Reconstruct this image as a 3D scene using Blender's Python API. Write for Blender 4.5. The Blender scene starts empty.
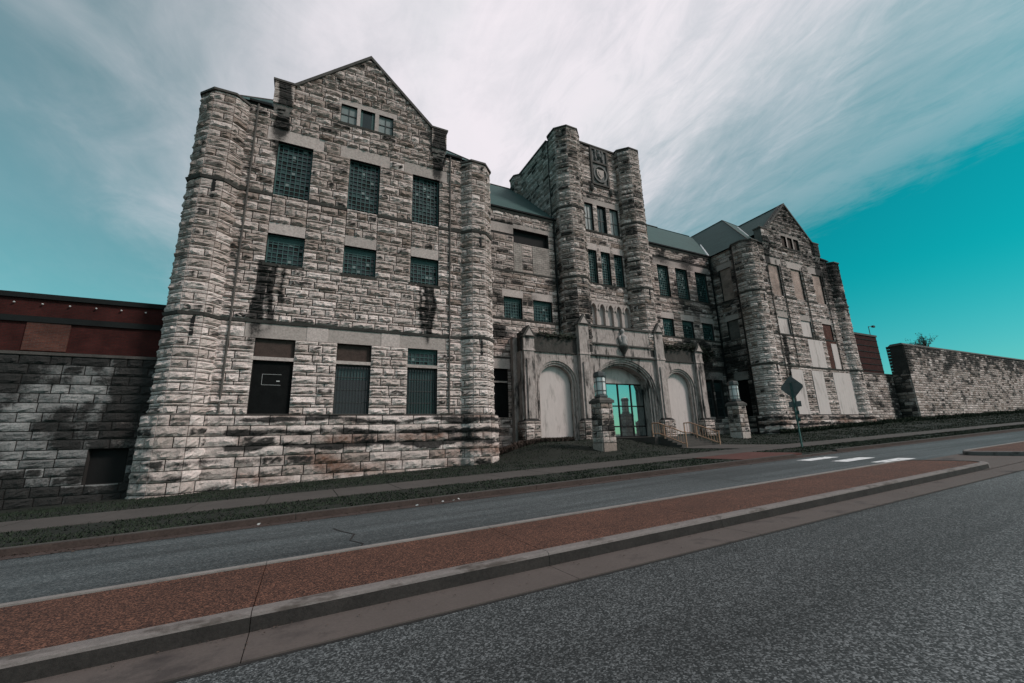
import bpy, math, random
import numpy as np
from mathutils import Vector, Matrix, noise
random.seed(7)
S = bpy.context.scene
C = S.collection
R = math.radians

# ------------------------------------------------------------------ camera
cam_d = bpy.data.cameras.new('camera'); cam = bpy.data.objects.new('camera', cam_d); C.objects.link(cam)
cam_d.sensor_width = 36.0; cam_d.sensor_fit = 'HORIZONTAL'; cam_d.lens = 36.0*417.456/1024
cam_d.clip_start = 0.05; cam_d.clip_end = 3000
ax = np.array([865.0, 73.5, 417.456]); ax /= np.linalg.norm(ax)        # street direction seen by the lens
au = np.array([-54.0, -1735.5, 417.456]); au /= np.linalg.norm(au)     # plumb direction seen by the lens
ay = np.cross(au, ax); RM = np.array([ax, ay, au])
m = Matrix.Identity(4)
for i in range(3):
    m[i][0] = RM[i, 0]; m[i][1] = -RM[i, 1]; m[i][2] = -RM[i, 2]
cam.matrix_world = m
S.camera = cam
S.render.resolution_x = 1024; S.render.resolution_y = 683
S.view_settings.view_transform = 'Standard'; S.view_settings.look = 'None'
S.view_settings.gamma = 1.0; S.view_settings.exposure = 0.0
S.view_settings.use_curve_mapping = False

# ------------------------------------------------------------------ sun and sky
SUN = Vector((0.58, -0.58, 0.74)).normalized()
sd = bpy.data.lights.new('sun', 'SUN'); sd.energy = 2.6; sd.angle = R(12); sd.color = (1.0, 0.88, 0.845)
sun = bpy.data.objects.new('sun', sd); C.objects.link(sun)
sun.rotation_euler = (-SUN).to_track_quat('-Z', 'Y').to_euler(); sun.location = (20, -20, 60)

W = bpy.data.worlds.new('World'); S.world = W; W.use_nodes = True
def nodes_of(tree):
    tree.nodes.clear()
    def N(t, **k):
        n = tree.nodes.new(t)
        ins = k.pop('ins', None)
        for a, v in k.items(): setattr(n, a, v)
        if ins:
            for a, v in ins.items():
                if hasattr(v, 'is_linked') or isinstance(v, bpy.types.NodeSocket): tree.links.new(v, n.inputs[a])
                else: n.inputs[a].default_value = v
        return n
    return N
N = nodes_of(W.node_tree)
def M(op, a, b=0.0, c=0.0):
    n = N('ShaderNodeMath', operation=op)
    for i, v in enumerate((a, b, c)):
        if isinstance(v, bpy.types.NodeSocket): W.node_tree.links.new(v, n.inputs[i])
        else: n.inputs[i].default_value = v
    return n.outputs[0]
def mr(v, a, b, c=0.0, d=1.0, mode='SMOOTHSTEP'):
    return N('ShaderNodeMapRange', interpolation_type=mode, ins={'Value': v, 'From Min': a, 'From Max': b, 'To Min': c, 'To Max': d}).outputs[0]
sky = N('ShaderNodeTexSky', sky_type='NISHITA', sun_disc=False, sun_elevation=math.asin(SUN.z),
        sun_rotation=math.atan2(SUN.x, SUN.y), air_density=1.0, dust_density=0.6, ozone_density=1.6)
tc = N('ShaderNodeTexCoord').outputs['Generated']
sx = N('ShaderNodeSeparateXYZ', ins={0: tc})
teal = N('ShaderNodeMix', data_type='RGBA', blend_type='MULTIPLY', ins={0: 1.0, 6: sky.outputs[0], 7: N('ShaderNodeMix', data_type='RGBA', ins={0: mr(sx.outputs[2], -0.02, 0.30), 6: (0.48, 1.15, 1.08, 1), 7: (0.02, 1.36, 1.00, 1)}).outputs[2]}).outputs[2]
den = M('MAXIMUM', M('ADD', sx.outputs[2], 0.10), 0.03)
px = M('DIVIDE', sx.outputs[0], den); py = M('DIVIDE', sx.outputs[1], den)
def nz(ax_, ay_, sc, det=6.0, rough=0.6, dist=0.0, off=0.0):
    v = N('ShaderNodeCombineXYZ', ins={0: M('MULTIPLY', px, ax_), 1: M('MULTIPLY', py, ay_), 2: off}).outputs[0]
    return N('ShaderNodeTexNoise', ins={'Vector': v, 'Scale': sc, 'Detail': det, 'Roughness': rough, 'Distortion': dist}).outputs[0]
streak = nz(2.3, 0.85, 1.3, 8, 0.62, 0.9)
fine = nz(5.5, 2.0, 2.0, 9, 0.70, 1.3, 3.0)
mott = nz(1.4, 1.2, 2.4, 7, 0.62, 0.8, 15.0)
big = nz(0.8, 0.5, 1.1, 4, 0.55, 0.3, 7.0)
wob = M('ADD', px, M('MULTIPLY', M('SUBTRACT', big, 0.5), 0.25))
edge = M('ADD', wob, M('ADD', M('MULTIPLY', M('SUBTRACT', fine, 0.5), 0.30), M('MULTIPLY', M('SUBTRACT', mott, 0.5), 0.30)))
cov_r = mr(edge, 1.80, 1.50, 0, 0.30)                    # deck ends in a straight front to the right
cov_r2 = mr(M('ADD', wob, M('ADD', M('MULTIPLY', M('SUBTRACT', streak, 0.5), 0.9), M('MULTIPLY', M('SUBTRACT', mott, 0.5), 0.9))), 1.45, 0.62, 0, 0.70)
cov = M('ADD', cov_r, cov_r2)
soft = nz(0.9, 0.55, 1.6, 5, 0.55, 0.5, 11.0)
left = mr(M('ADD', px, M('ADD', M('MULTIPLY', M('SUBTRACT', soft, 0.5), 1.0), M('MULTIPLY', M('SUBTRACT', mott, 0.5), 0.5))), -0.80, 0.42, 0.20, 1.0)
cov = M('MULTIPLY', cov, left)
wgt = mr(px, 0.1, 1.3, 0.22, 1.0)
tex = mr(M('ADD', M('MULTIPLY', mott, 0.55), M('MULTIPLY', fine, 0.45)), 0.30, 0.66, -0.42, 0.10)
wisp = M('MULTIPLY', M('ADD', 1.0, M('MULTIPLY', tex, wgt)), cov)
low = mr(sx.outputs[2], 0.16, 0.34, 0.0, 1.0)
cov = M('MINIMUM', M('MAXIMUM', wisp, 0.0), 1.0)
cloudcol = N('ShaderNodeMix', data_type='RGBA', ins={0: mr(soft, 0.3, 0.7), 6: (10.2, 10.2, 10.7, 1), 7: (11.9, 11.1, 11.8, 1)}).outputs[2]
skymix = N('ShaderNodeMix', data_type='RGBA', ins={0: cov, 6: teal, 7: cloudcol}).outputs[2]
bg = N('ShaderNodeBackground', ins={'Color': skymix, 'Strength': 0.075})
wo = N('ShaderNodeOutputWorld', ins={'Surface': bg.outputs[0]})

# ------------------------------------------------------------------ materials
MATS = {}
def mat(name, col=(0.3, 0.3, 0.3), rough=0.9, metal=0.0, var=0.25, vscale=1.2, fscale=14.0, bump=0.2, bscale=30.0, bdist=0.02, spec=0.25, dirt=None, dirt_amt=0.0, stretch=(1, 1, 1)):
    mt = bpy.data.materials.new(name); mt.use_nodes = True
    t = mt.node_tree; N = nodes_of(t)
    pos = N('ShaderNodeNewGeometry').outputs['Position']
    mp = N('ShaderNodeMapping', ins={'Vector': pos, 'Scale': stretch}).outputs[0]
    n1 = N('ShaderNodeTexNoise', ins={'Vector': mp, 'Scale': vscale, 'Detail': 6.0, 'Roughness': 0.65}).outputs[0]
    n2 = N('ShaderNodeTexNoise', ins={'Vector': mp, 'Scale': fscale, 'Detail': 5.0, 'Roughness': 0.7}).outputs[0]
    a = N('ShaderNodeMath', operation='ADD', ins={0: n1, 1: n2}).outputs[0]
    f = N('ShaderNodeMapRange', ins={'Value': a, 'From Min': 0.65, 'From Max': 1.35, 'To Min': 1 - var, 'To Max': 1 + var}).outputs[0]
    c = N('ShaderNodeMix', data_type='RGBA', blend_type='MULTIPLY', ins={0: 1.0, 6: (*col, 1), 7: N('ShaderNodeCombineColor', ins={0: f, 1: f, 2: f}).outputs[0]}).outputs[2]
    if dirt:
        d = N('ShaderNodeMapRange', interpolation_type='SMOOTHSTEP', ins={'Value': n1, 'From Min': 0.62 - 0.3*dirt_amt, 'From Max': 0.72 - 0.12*dirt_amt}).outputs[0]
        c = N('ShaderNodeMix', data_type='RGBA', ins={0: d, 6: c, 7: (*dirt, 1)}).outputs[2]
    b = N('ShaderNodeBsdfPrincipled', ins={'Base Color': c, 'Roughness': rough, 'Metallic': metal, 'Specular IOR Level': spec})
    if bump:
        nb = N('ShaderNodeTexNoise', ins={'Vector': pos, 'Scale': bscale, 'Detail': 6.0, 'Roughness': 0.7}).outputs[0]
        t.links.new(N('ShaderNodeBump', ins={'Strength': bump, 'Distance': bdist, 'Height': nb}).outputs[0], b.inputs['Normal'])
    N('ShaderNodeOutputMaterial', ins={'Surface': b.outputs[0]})
    MATS[name] = mt
    return mt

def stone_mat(name, lo, hi, bump=0.7, cool=(0.9, 1.0, 1.02)):
    mt = bpy.data.materials.new(name); mt.use_nodes = True
    t = mt.node_tree; N = nodes_of(t)
    pos = N('ShaderNodeNewGeometry').outputs['Position']
    at = N('ShaderNodeVertexColor', layer_name='tint')
    sp = N('ShaderNodeSeparateColor', ins={0: at.outputs[0]})
    n1 = N('ShaderNodeTexNoise', ins={'Vector': pos, 'Scale': 2.2, 'Detail': 7.0, 'Roughness': 0.7}).outputs[0]
    n2 = N('ShaderNodeTexNoise', ins={'Vector': pos, 'Scale': 9.0, 'Detail': 6.0, 'Roughness': 0.75}).outputs[0]
    base = N('ShaderNodeMix', data_type='RGBA', ins={0: sp.outputs[0], 6: (*lo, 1), 7: (*hi, 1)}).outputs[2]
    f = N('ShaderNodeMapRange', ins={'Value': n2, 'From Min': 0.3, 'From Max': 0.7, 'To Min': 0.66, 'To Max': 1.24}).outputs[0]
    base = N('ShaderNodeMix', data_type='RGBA', blend_type='MULTIPLY', ins={0: 1.0, 6: base, 7: N('ShaderNodeCombineColor', ins={0: f, 1: f, 2: f}).outputs[0]}).outputs[2]
    rust = N('ShaderNodeMix', data_type='RGBA', ins={0: N('ShaderNodeMath', operation='MULTIPLY', ins={0: sp.outputs[2], 1: n1}).outputs[0], 6: base, 7: (0.13, 0.055, 0.03, 1)}).outputs[2]
    s = N('ShaderNodeMath', operation='ADD', ins={0: sp.outputs[1], 1: N('ShaderNodeMath', operation='MULTIPLY', ins={0: N('ShaderNodeMath', operation='SUBTRACT', ins={0: n2, 1: 0.5}).outputs[0], 1: 1.3}).outputs[0]}).outputs[0]
    s = N('ShaderNodeMapRange', interpolation_type='SMOOTHSTEP', ins={'Value': s, 'From Min': 0.22, 'From Max': 0.85, 'To Max': 0.96}).outputs[0]
    c = N('ShaderNodeMix', data_type='RGBA', ins={0: s, 6: rust, 7: (0.022, 0.021, 0.020, 1)}).outputs[2]
    b = N('ShaderNodeBsdfPrincipled', ins={'Base Color': c, 'Roughness': 0.93, 'Specular IOR Level': 0.2})
    nb = N('ShaderNodeTexNoise', ins={'Vector': pos, 'Scale': 11.0, 'Detail': 8.0, 'Roughness': 0.72}).outputs[0]
    t.links.new(N('ShaderNodeBump', ins={'Strength': bump, 'Distance': 0.10, 'Height': nb}).outputs[0], b.inputs['Normal'])
    N('ShaderNodeOutputMaterial', ins={'Surface': b.outputs[0]})
    MATS[name] = mt
    return mt

def brick_mat(name, c1, c2, mortar, bw=0.24, bh=0.075):
    mt = bpy.data.materials.new(name); mt.use_nodes = True
    t = mt.node_tree; N = nodes_of(t)
    pos = N('ShaderNodeNewGeometry').outputs['Position']
    sp = N('ShaderNodeSeparateXYZ', ins={0: pos})
    u = N('ShaderNodeMath', operation='ADD', ins={0: sp.outputs[0], 1: sp.outputs[1]}).outputs[0]
    v = N('ShaderNodeCombineXYZ', ins={0: u, 1: sp.outputs[2]}).outputs[0]
    br = N('ShaderNodeTexBrick', ins={'Vector': v, 'Color1': (*c1, 1), 'Color2': (*c2, 1), 'Mortar': (*mortar, 1), 'Scale': 1.0, 'Brick Width': bw, 'Row Height': bh, 'Mortar Size': bh*0.12})
    n = N('ShaderNodeTexNoise', ins={'Vector': pos, 'Scale': 0.9, 'Detail': 7.0, 'Roughness': 0.7}).outputs[0]
    f = N('ShaderNodeMapRange', ins={'Value': n, 'From Min': 0.3, 'From Max': 0.7, 'To Min': 0.5, 'To Max': 1.3}).outputs[0]
    c = N('ShaderNodeMix', data_type='RGBA', blend_type='MULTIPLY', ins={0: 1.0, 6: br.outputs[0], 7: N('ShaderNodeCombineColor', ins={0: f, 1: f, 2: f}).outputs[0]}).outputs[2]
    b = N('ShaderNodeBsdfPrincipled', ins={'Base Color': c, 'Roughness': 0.92, 'Specular IOR Level': 0.15})
    t.links.new(N('ShaderNodeBump', ins={'Strength': 0.5, 'Distance': 0.015, 'Height': br.outputs['Fac']}).outputs[0], b.inputs['Normal'])
    b2 = t.nodes[-1]
    N('ShaderNodeOutputMaterial', ins={'Surface': b.outputs[0]})
    MATS[name] = mt
    return mt

def aggregate_mat(name, dark, light, cell, speck, rough=0.85, bump=0.6, patch=0.25, stretch=(1, 1, 1), pscale=0.5):
    mt = bpy.data.materials.new(name); mt.use_nodes = True
    t = mt.node_tree; N = nodes_of(t)
    pos = N('ShaderNodeNewGeometry').outputs['Position']
    vo = N('ShaderNodeTexVoronoi', ins={'Vector': pos, 'Scale': 1.0/cell, 'Randomness': 1.0})
    rnd = N('ShaderNodeSeparateColor', ins={0: vo.outputs['Color']}).outputs[0]
    ns = N('ShaderNodeTexNoise', ins={'Vector': pos, 'Scale': 0.35/cell, 'Detail': 5.0, 'Roughness': 0.8}).outputs[0]
    r2 = N('ShaderNodeMath', operation='ADD', ins={0: N('ShaderNodeMath', operation='MULTIPLY', ins={0: rnd, 1: 0.9}).outputs[0], 1: N('ShaderNodeMath', operation='MULTIPLY', ins={0: ns, 1: 0.3}).outputs[0]}).outputs[0]
    k = N('ShaderNodeMapRange', ins={'Value': r2, 'From Min': speck, 'From Max': 1.1}).outputs[0]
    k = N('ShaderNodeMath', operation='POWER', ins={0: k, 1: 2.1}).outputs[0]
    c = N('ShaderNodeMix', data_type='RGBA', ins={0: k, 6: (*dark, 1), 7: (*light, 1)}).outputs[2]
    mp = N('ShaderNodeMapping', ins={'Vector': pos, 'Scale': stretch}).outputs[0]
    n = N('ShaderNodeTexNoise', ins={'Vector': mp, 'Scale': pscale, 'Detail': 6.0, 'Roughness': 0.62}).outputs[0]
    f = N('ShaderNodeMapRange', ins={'Value': n, 'From Min': 0.3, 'From Max': 0.7, 'To Min': 1 - patch, 'To Max': 1 + patch}).outputs[0]
    c = N('ShaderNodeMix', data_type='RGBA', blend_type='MULTIPLY', ins={0: 1.0, 6: c, 7: N('ShaderNodeCombineColor', ins={0: f, 1: f, 2: f}).outputs[0]}).outputs[2]
    b = N('ShaderNodeBsdfPrincipled', ins={'Base Color': c, 'Roughness': rough, 'Specular IOR Level': 0.3})
    h = N('ShaderNodeMath', operation='SUBTRACT', ins={0: r2, 1: vo.outputs['Distance']}).outputs[0]
    t.links.new(N('ShaderNodeBump', ins={'Strength': bump, 'Distance': cell*0.6, 'Height': h}).outputs[0], b.inputs['Normal'])
    N('ShaderNodeOutputMaterial', ins={'Surface': b.outputs[0]})
    MATS[name] = mt
    return mt

stone_mat('stone', (0.255, 0.195, 0.165), (0.72, 0.610, 0.570))
stone_mat('stone_grey', (0.16, 0.158, 0.155), (0.42, 0.405, 0.395))
stone_mat('stone_smooth', (0.33, 0.28, 0.255), (0.50, 0.42, 0.39), bump=0.25)
mat('mortar', (0.035, 0.032, 0.030), var=0.4, bump=0.5)
mat('belt', (0.085, 0.075, 0.068), var=0.5, bump=0.5, bscale=9)
mat('coping', (0.075, 0.068, 0.062), var=0.5, bump=0.5, bscale=7)
mat('roof', (0.030, 0.068, 0.064), rough=0.75, var=0.3, vscale=0.8, fscale=5, bump=0.4, bscale=6, stretch=(1, 1, 4))
mat('flashing', (0.62, 0.64, 0.65), rough=0.5, var=0.1)
mat('green_metal', (0.042, 0.092, 0.088), rough=0.55, var=0.35, bump=0.1)
mat('glass', (0.010, 0.020, 0.021), rough=0.14, var=0.5, vscale=1.5, bump=0.25, bscale=1.3, bdist=0.03, spec=0.45)
mat('pane_pale', (0.17, 0.20, 0.195), rough=0.4, var=0.35, bump=0.1)
mat('pane_teal', (0.035, 0.065, 0.065), rough=0.3, var=0.4, bump=0)
mat('black', (0.008, 0.008, 0.008), rough=0.8, var=0.3)
mat('black_board', (0.007, 0.0075, 0.0075), rough=0.85, var=0.5, vscale=2, spec=0.08)
mat('board_brown', (0.055, 0.038, 0.032), var=0.5, vscale=3)
mat('iron', (0.040, 0.046, 0.046), rough=0.6, var=0.3)
mat('stucco', (0.55, 0.475, 0.45), var=0.10, vscale=0.9, fscale=3, bump=0.15, dirt=(0.33, 0.285, 0.265), dirt_amt=0.35, stretch=(1.5, 1.5, .35))
mat('portal_stone', (0.40, 0.335, 0.31), var=0.55, vscale=1.1, fscale=5, bump=0.6, bscale=8, bdist=0.04, dirt=(0.05, 0.045, 0.042), dirt_amt=0.50, stretch=(1.8, 1.8, 0.5))
mat('portal_dark', (0.052, 0.047, 0.042), var=0.6, vscale=2, bump=0.7, bscale=7, bdist=0.05, dirt=(0.26, 0.23, 0.21), dirt_amt=-0.25, stretch=(1.6, 1.6, 0.6))
mat('grime_stone', (0.14, 0.125, 0.115), var=0.5, vscale=2, bump=0.7, bscale=6, bdist=0.05)
brick_mat('brick_red', (0.060, 0.014, 0.012), (0.048, 0.012, 0.011), (0.030, 0.016, 0.014))
brick_mat('brick_patch', (0.12, 0.042, 0.030), (0.075, 0.028, 0.022), (0.085, 0.06, 0.052))
brick_mat('brick_infill', (0.42, 0.29, 0.24), (0.33, 0.235, 0.20), (0.34, 0.29, 0.265))
brick_mat('brick_block', (0.36, 0.31, 0.28), (0.29, 0.25, 0.225), (0.20, 0.18, 0.165), 0.45, 0.2)
brick_mat('stone_courses', (0.27, 0.235, 0.21), (0.17, 0.15, 0.14), (0.06, 0.055, 0.05), 1.0, 0.4)
mat('dark_band', (0.009, 0.011, 0.011), var=0.4)
mat('lamp_white', (0.40, 0.40, 0.39), rough=0.4)
mat('concrete', (0.092, 0.075, 0.068), var=0.22, vscale=0.8, fscale=40, bump=0.35, bscale=60, bdist=0.006, dirt=(0.046, 0.038, 0.036), dirt_amt=0.3)
mat('kerb_concrete', (0.165, 0.145, 0.137), var=0.35, vscale=2.5, fscale=30, bump=0.5, bscale=50, bdist=0.008, dirt=(0.07, 0.058, 0.052), dirt_amt=0.5, stretch=(0.8, 1.5, 2.5))
mat('kerb_shade_grime', (0.030, 0.026, 0.024), var=0.5, vscale=3, fscale=25, bump=0.5, bscale=40, bdist=0.01)  # kerb front: its shade painted into the colour along with tyre grime
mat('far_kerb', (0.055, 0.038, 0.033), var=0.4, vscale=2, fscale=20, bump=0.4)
mat('walk_concrete', (0.068, 0.060, 0.055), var=0.25, vscale=0.7, fscale=9, bump=0.3)
mat('ramp_brick', (0.085, 0.034, 0.028), var=0.3, fscale=18)
mat('joint', (0.022, 0.020, 0.019), var=0.3)
mat('paint', (0.66, 0.66, 0.66), var=0.2, rough=0.7, vscale=3, fscale=20, dirt=(0.16, 0.165, 0.165), dirt_amt=0.42)
mat('line_paint', (0.20, 0.18, 0.168), var=0.3, rough=0.8, fscale=9)
aggregate_mat('asphalt', (0.020, 0.0225, 0.023), (0.19, 0.20, 0.203), 0.013, 0.34, bump=0.22, patch=0.40, pscale=0.8, stretch=(0.12, 0.8, 1))
aggregate_mat('asphalt_old', (0.036, 0.043, 0.045), (0.125, 0.135, 0.136), 0.02, 0.30, patch=0.42, stretch=(0.12, 1.5, 1), pscale=1.0, bump=0.35, rough=0.7)
aggregate_mat('red_aggregate', (0.026, 0.0105, 0.0075), (0.225, 0.100, 0.063), 0.012, 0.28, bump=0.25, patch=0.22, pscale=0.9)
mat('soil', (0.030, 0.027, 0.022), var=0.4, bump=0.6, bscale=14)
mat('terrain', (0.015, 0.017, 0.013), var=0.4, bump=0.6, bscale=10)
mat('grass', (0.020, 0.028, 0.017), var=0.5, vscale=1.2, fscale=4, bump=0)
mat('leaf', (0.022, 0.030, 0.018), var=0.5, bump=0)
mat('leaf_dead', (0.060, 0.042, 0.034), var=0.5, bump=0)
mat('twig', (0.04, 0.034, 0.028), var=0.3, bump=0.2)
mat('rail', (0.42, 0.25, 0.17), rough=0.6, var=0.3)
mat('sign_back', (0.13, 0.14, 0.14), rough=0.6, metal=0.0, var=0.25)
mat('sign_post', (0.045, 0.095, 0.088), rough=0.6, var=0.25)
mat('lantern_metal', (0.085, 0.085, 0.085), rough=0.5, metal=0.5)
mat('lantern_glass', (0.62, 0.60, 0.59), rough=0.25, var=0.1, bump=0, spec=0.5)
mat('statue', (0.34, 0.31, 0.295), var=0.3, bump=0.4, bscale=12)
mat('relief_stone', (0.15, 0.145, 0.14), var=0.55, vscale=2.5, bump=0.6, bscale=8, dirt=(0.04, 0.042, 0.042), dirt_amt=0.3)

def door_glass():
    mt = bpy.data.materials.new('door_glass'); mt.use_nodes = True
    t = mt.node_tree; N = nodes_of(t)
    b = N('ShaderNodeBsdfPrincipled', ins={'Base Color': (0.40, 0.45, 0.45, 1), 'Metallic': 0.9, 'Roughness': 0.03})
    pos = N('ShaderNodeNewGeometry').outputs['Position']
    nb = N('ShaderNodeTexNoise', ins={'Vector': pos, 'Scale': 0.9, 'Detail': 1.0}).outputs[0]
    t.links.new(N('ShaderNodeBump', ins={'Strength': 0.03, 'Distance': 0.05, 'Height': nb}).outputs[0], b.inputs['Normal'])
    N('ShaderNodeOutputMaterial', ins={'Surface': b.outputs[0]})
    MATS['door_glass'] = mt
door_glass()

# ------------------------------------------------------------------ mesh helpers
class MB:
    def __init__(s): s.v = []; s.f = []; s.t = []
    def add(s, vs, fs, ts=None):
        o = len(s.v); s.v += [tuple(p) for p in vs]; s.f += [tuple(i + o for i in f) for f in fs]
        s.t += ts if ts else [(0.5, 0.0, 0.0)]*len(vs)
    def box(s, x0, x1, y0, y1, z0, z1):
        s.add([(x0,y0,z0),(x1,y0,z0),(x1,y1,z0),(x0,y1,z0),(x0,y0,z1),(x1,y0,z1),(x1,y1,z1),(x0,y1,z1)],
              [(0,3,2,1),(4,5,6,7),(0,1,5,4),(1,2,6,5),(2,3,7,6),(3,0,4,7)])
    def hexa(s, p):      # 8 points, bottom ring then top ring
        s.add(p, [(0,3,2,1),(4,5,6,7),(0,1,5,4),(1,2,6,5),(2,3,7,6),(3,0,4,7)])
    def prism(s, ring, z0, z1, ring1=None):
        n = len(ring); r1 = ring1 or ring
        vs = [(x, y, z0) for x, y in ring] + [(x, y, z1) for x, y in r1]
        s.add(vs, [tuple(range(n))[::-1], tuple(range(n, 2*n))] + [(i, (i+1) % n, n+(i+1) % n, n+i) for i in range(n)])
    def extrude_xz(s, poly, y0, y1):     # polygon (x,z) anticlockwise seen from -Y
        n = len(poly)
        vs = [(x, y0, z) for x, z in poly] + [(x, y1, z) for x, z in poly]
        s.add(vs, [tuple(range(n)), tuple(range(n, 2*n))[::-1]] + [(i, n+i, n+(i+1) % n, (i+1) % n) for i in range(n)])
    def tube(s, p0, p1, r0, r1=None, n=8):
        p0 = Vector(p0); p1 = Vector(p1); r1 = r0 if r1 is None else r1
        d = (p1-p0).normalized(); a = d.orthogonal().normalized(); b = d.cross(a)
        vs = []
        for p, r in ((p0, r0), (p1, r1)):
            for i in range(n):
                q = 2*math.pi*i/n; vs.append(tuple(p + (a*math.cos(q) + b*math.sin(q))*r))
        s.add(vs, [(i, (i+1) % n, n+(i+1) % n, n+i) for i in range(n)] + [tuple(range(n))[::-1], tuple(range(n, 2*n))])
    def lathe(s, c, prof, n=12):
        vs = []; fs = []
        for r, z in prof:
            for i in range(n):
                q = 2*math.pi*i/n; vs.append((c[0]+r*math.cos(q), c[1]+r*math.sin(q), c[2]+z))
        for k in range(len(prof)-1):
            for i in range(n): fs.append((k*n+i, k*n+(i+1) % n, (k+1)*n+(i+1) % n, (k+1)*n+i))
        fs.append(tuple(range(n))[::-1]); fs.append(tuple(range((len(prof)-1)*n, len(prof)*n)))
        s.add(vs, fs)
    def build(s, name, m_, parent=None, smooth=False, center=False, kind=None):
        me = bpy.data.meshes.new(name)
        vs = np.array(s.v, dtype=float).reshape(-1, 3); loc = np.zeros(3)
        if center: loc = (vs.min(0)+vs.max(0))/2
        me.from_pydata((vs-loc).tolist(), [], s.f)
        ca = me.color_attributes.new('tint', 'FLOAT_COLOR', 'POINT')
        arr = np.ones((len(s.t), 4)); arr[:, :3] = s.t; ca.data.foreach_set('color', arr.ravel())
        me.materials.append(MATS[m_])
        if smooth: me.polygons.foreach_set('use_smooth', [True]*len(me.polygons))
        o = bpy.data.objects.new(name, me); C.objects.link(o); o.location = loc
        if parent:
            o.parent = parent
            o.matrix_parent_inverse = Matrix.Translation(-world_loc(parent))
        if kind: o['kind'] = kind
        return o
def world_loc(o):
    l = Vector(o.location)
    # parents are only ever translated; location is kept in world terms through the parent inverse
    return l
def empty(name, label, cat, loc, group=None):
    o = bpy.data.objects.new(name, None); C.objects.link(o); o.location = loc; o.empty_display_size = 0.5
    tag(o, label, cat, group); return o
def tag(o, label, cat, group=None):
    o['label'] = label; o['category'] = cat
    if group: o['group'] = group
    return o
def part(name, m_, parent, fn, **k):
    b = MB(); fn(b); return b.build(name, m_, parent, **k)
def boxp(name, m_, parent, *d, **k):
    b = MB(); b.box(*d); return b.build(name, m_, parent, center=True, **k)

# ------------------------------------------------------------------ terrain heights
def zr(x):
    return -1.6 + 0.03*x if x < 22 else -0.94 + 0.0265*(x-22)
def sstep(a, b, v):
    t = min(1, max(0, (v-a)/(b-a))); return t*t*(3-2*t)
def zb(x): return -1.72 + 0.0415*x if x < 60 else 0.77 + 0.03*(x-60)
KH = 0.12
def zg(x, y):
    if y <= 16.9: return zr(x)+KH
    a = zr(x)+KH; b = zb(x)
    t = sstep(17.2, 25.5, y)
    z = a + (b-a)*t
    ter = sstep(10.5, 16.5, x)*(1-sstep(37.0, 41.5, x))
    top = 0.04 - 0.012*(26-x) if x < 26 else 0.04
    z2 = a + (max(b, top-0.02)-a)*sstep(20.2, 27.5, y)
    return z*(1-ter) + max(z, z2)*ter

# ------------------------------------------------------------------ ground and streets
def sheet(name, m_, xs, ys, zf, kind='structure', parent=None, smooth=True):
    b = MB(); n = len(ys)
    vs = [(x, y, zf(x, y)) for x in xs for y in ys]
    fs = [(i*n+j, (i+1)*n+j, (i+1)*n+j+1, i*n+j+1) for i in range(len(xs)-1) for j in range(n-1)]
    b.add(vs, fs); return b.build(name, m_, parent, smooth=smooth, kind=kind)
def lin(a, b, n): return [a+(b-a)*i/n for i in range(n+1)]
XS = lin(-900, -60, 12) + lin(-55, 130, 185) + lin(140, 900, 12)
def zground(x, y):
    xx = max(-60, min(130, x))
    if y < 11.6: return zr(xx)-0.10
    if y < 12.0: return zr(xx)+KH-0.03
    return zg(xx, min(y, 27)) 
sheet('ground', 'terrain', XS, [-900, -300, -60, 0, 4, 8, 11.55, 11.9] + lin(12.2, 17, 5) + lin(17.4, 31, 34) + [36, 45, 60, 120, 300, 900], zground)
def zx(x): return zr(max(-60, min(130, x)))
XR = lin(-250, -60, 4) + lin(-50, 130, 90) + lin(140, 350, 4)
sheet('near_road', 'asphalt', XR, [-6.5, -2, 0, 2, 4.32], lambda x, y: zx(x)-0.012)
sheet('far_road', 'asphalt_old', XR, [7.12, 9, 11.52], lambda x, y: zx(x)-0.004)
# concrete gap between the two medians
sheet('median_crossing', 'concrete', lin(16.4, 22.4, 6), [4.9, 6, 7.15], lambda x, y: zr(x)+0.004)

GUT0, KF, KB, MF = 4.33, 4.96, 5.13, 6.86
def gutter():
    root = bpy.data.objects.new('gutter', None); C.objects.link(root); root['kind'] = 'structure'; root.location = (3, 4.5, zr(3))
    edges = [-60, -40, -20, -13.1, -9.9, -6.7, -3.5, -0.30, 2.90, 6.1, 9.3, 12.5, 15.7, 18.9, 22.1, 30, 45, 70, 130]
    for a, b_ in zip(edges, edges[1:]):
        g = MB(); e = 0.004
        g.hexa([(a+e, GUT0, zr(a)-0.15), (b_-e, GUT0, zr(b_)-0.15), (b_-e, KF+0.02, zr(b_)-0.15), (a+e, KF+0.02, zr(a)-0.15),
                (a+e, GUT0, zr(a)+0.004), (b_-e, GUT0, zr(b_)+0.004), (b_-e, KF+0.02, zr(b_)-0.008), (a+e, KF+0.02, zr(a)-0.008)])
        g.build('gutter_slab', 'concrete', root, center=True)
gutter()
boxj = MB()
def strip(name, m_, x0, x1, y0, y1, dz, n=60, kind='structure', parent=None):
    return sheet(name, m_, lin(x0, x1, n), [y0, y1], lambda x, y: zx(x)+dz, kind=kind, parent=parent)
strip('gutter_joint', 'joint', -60, 130, 4.29, 4.36, -0.009)

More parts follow.
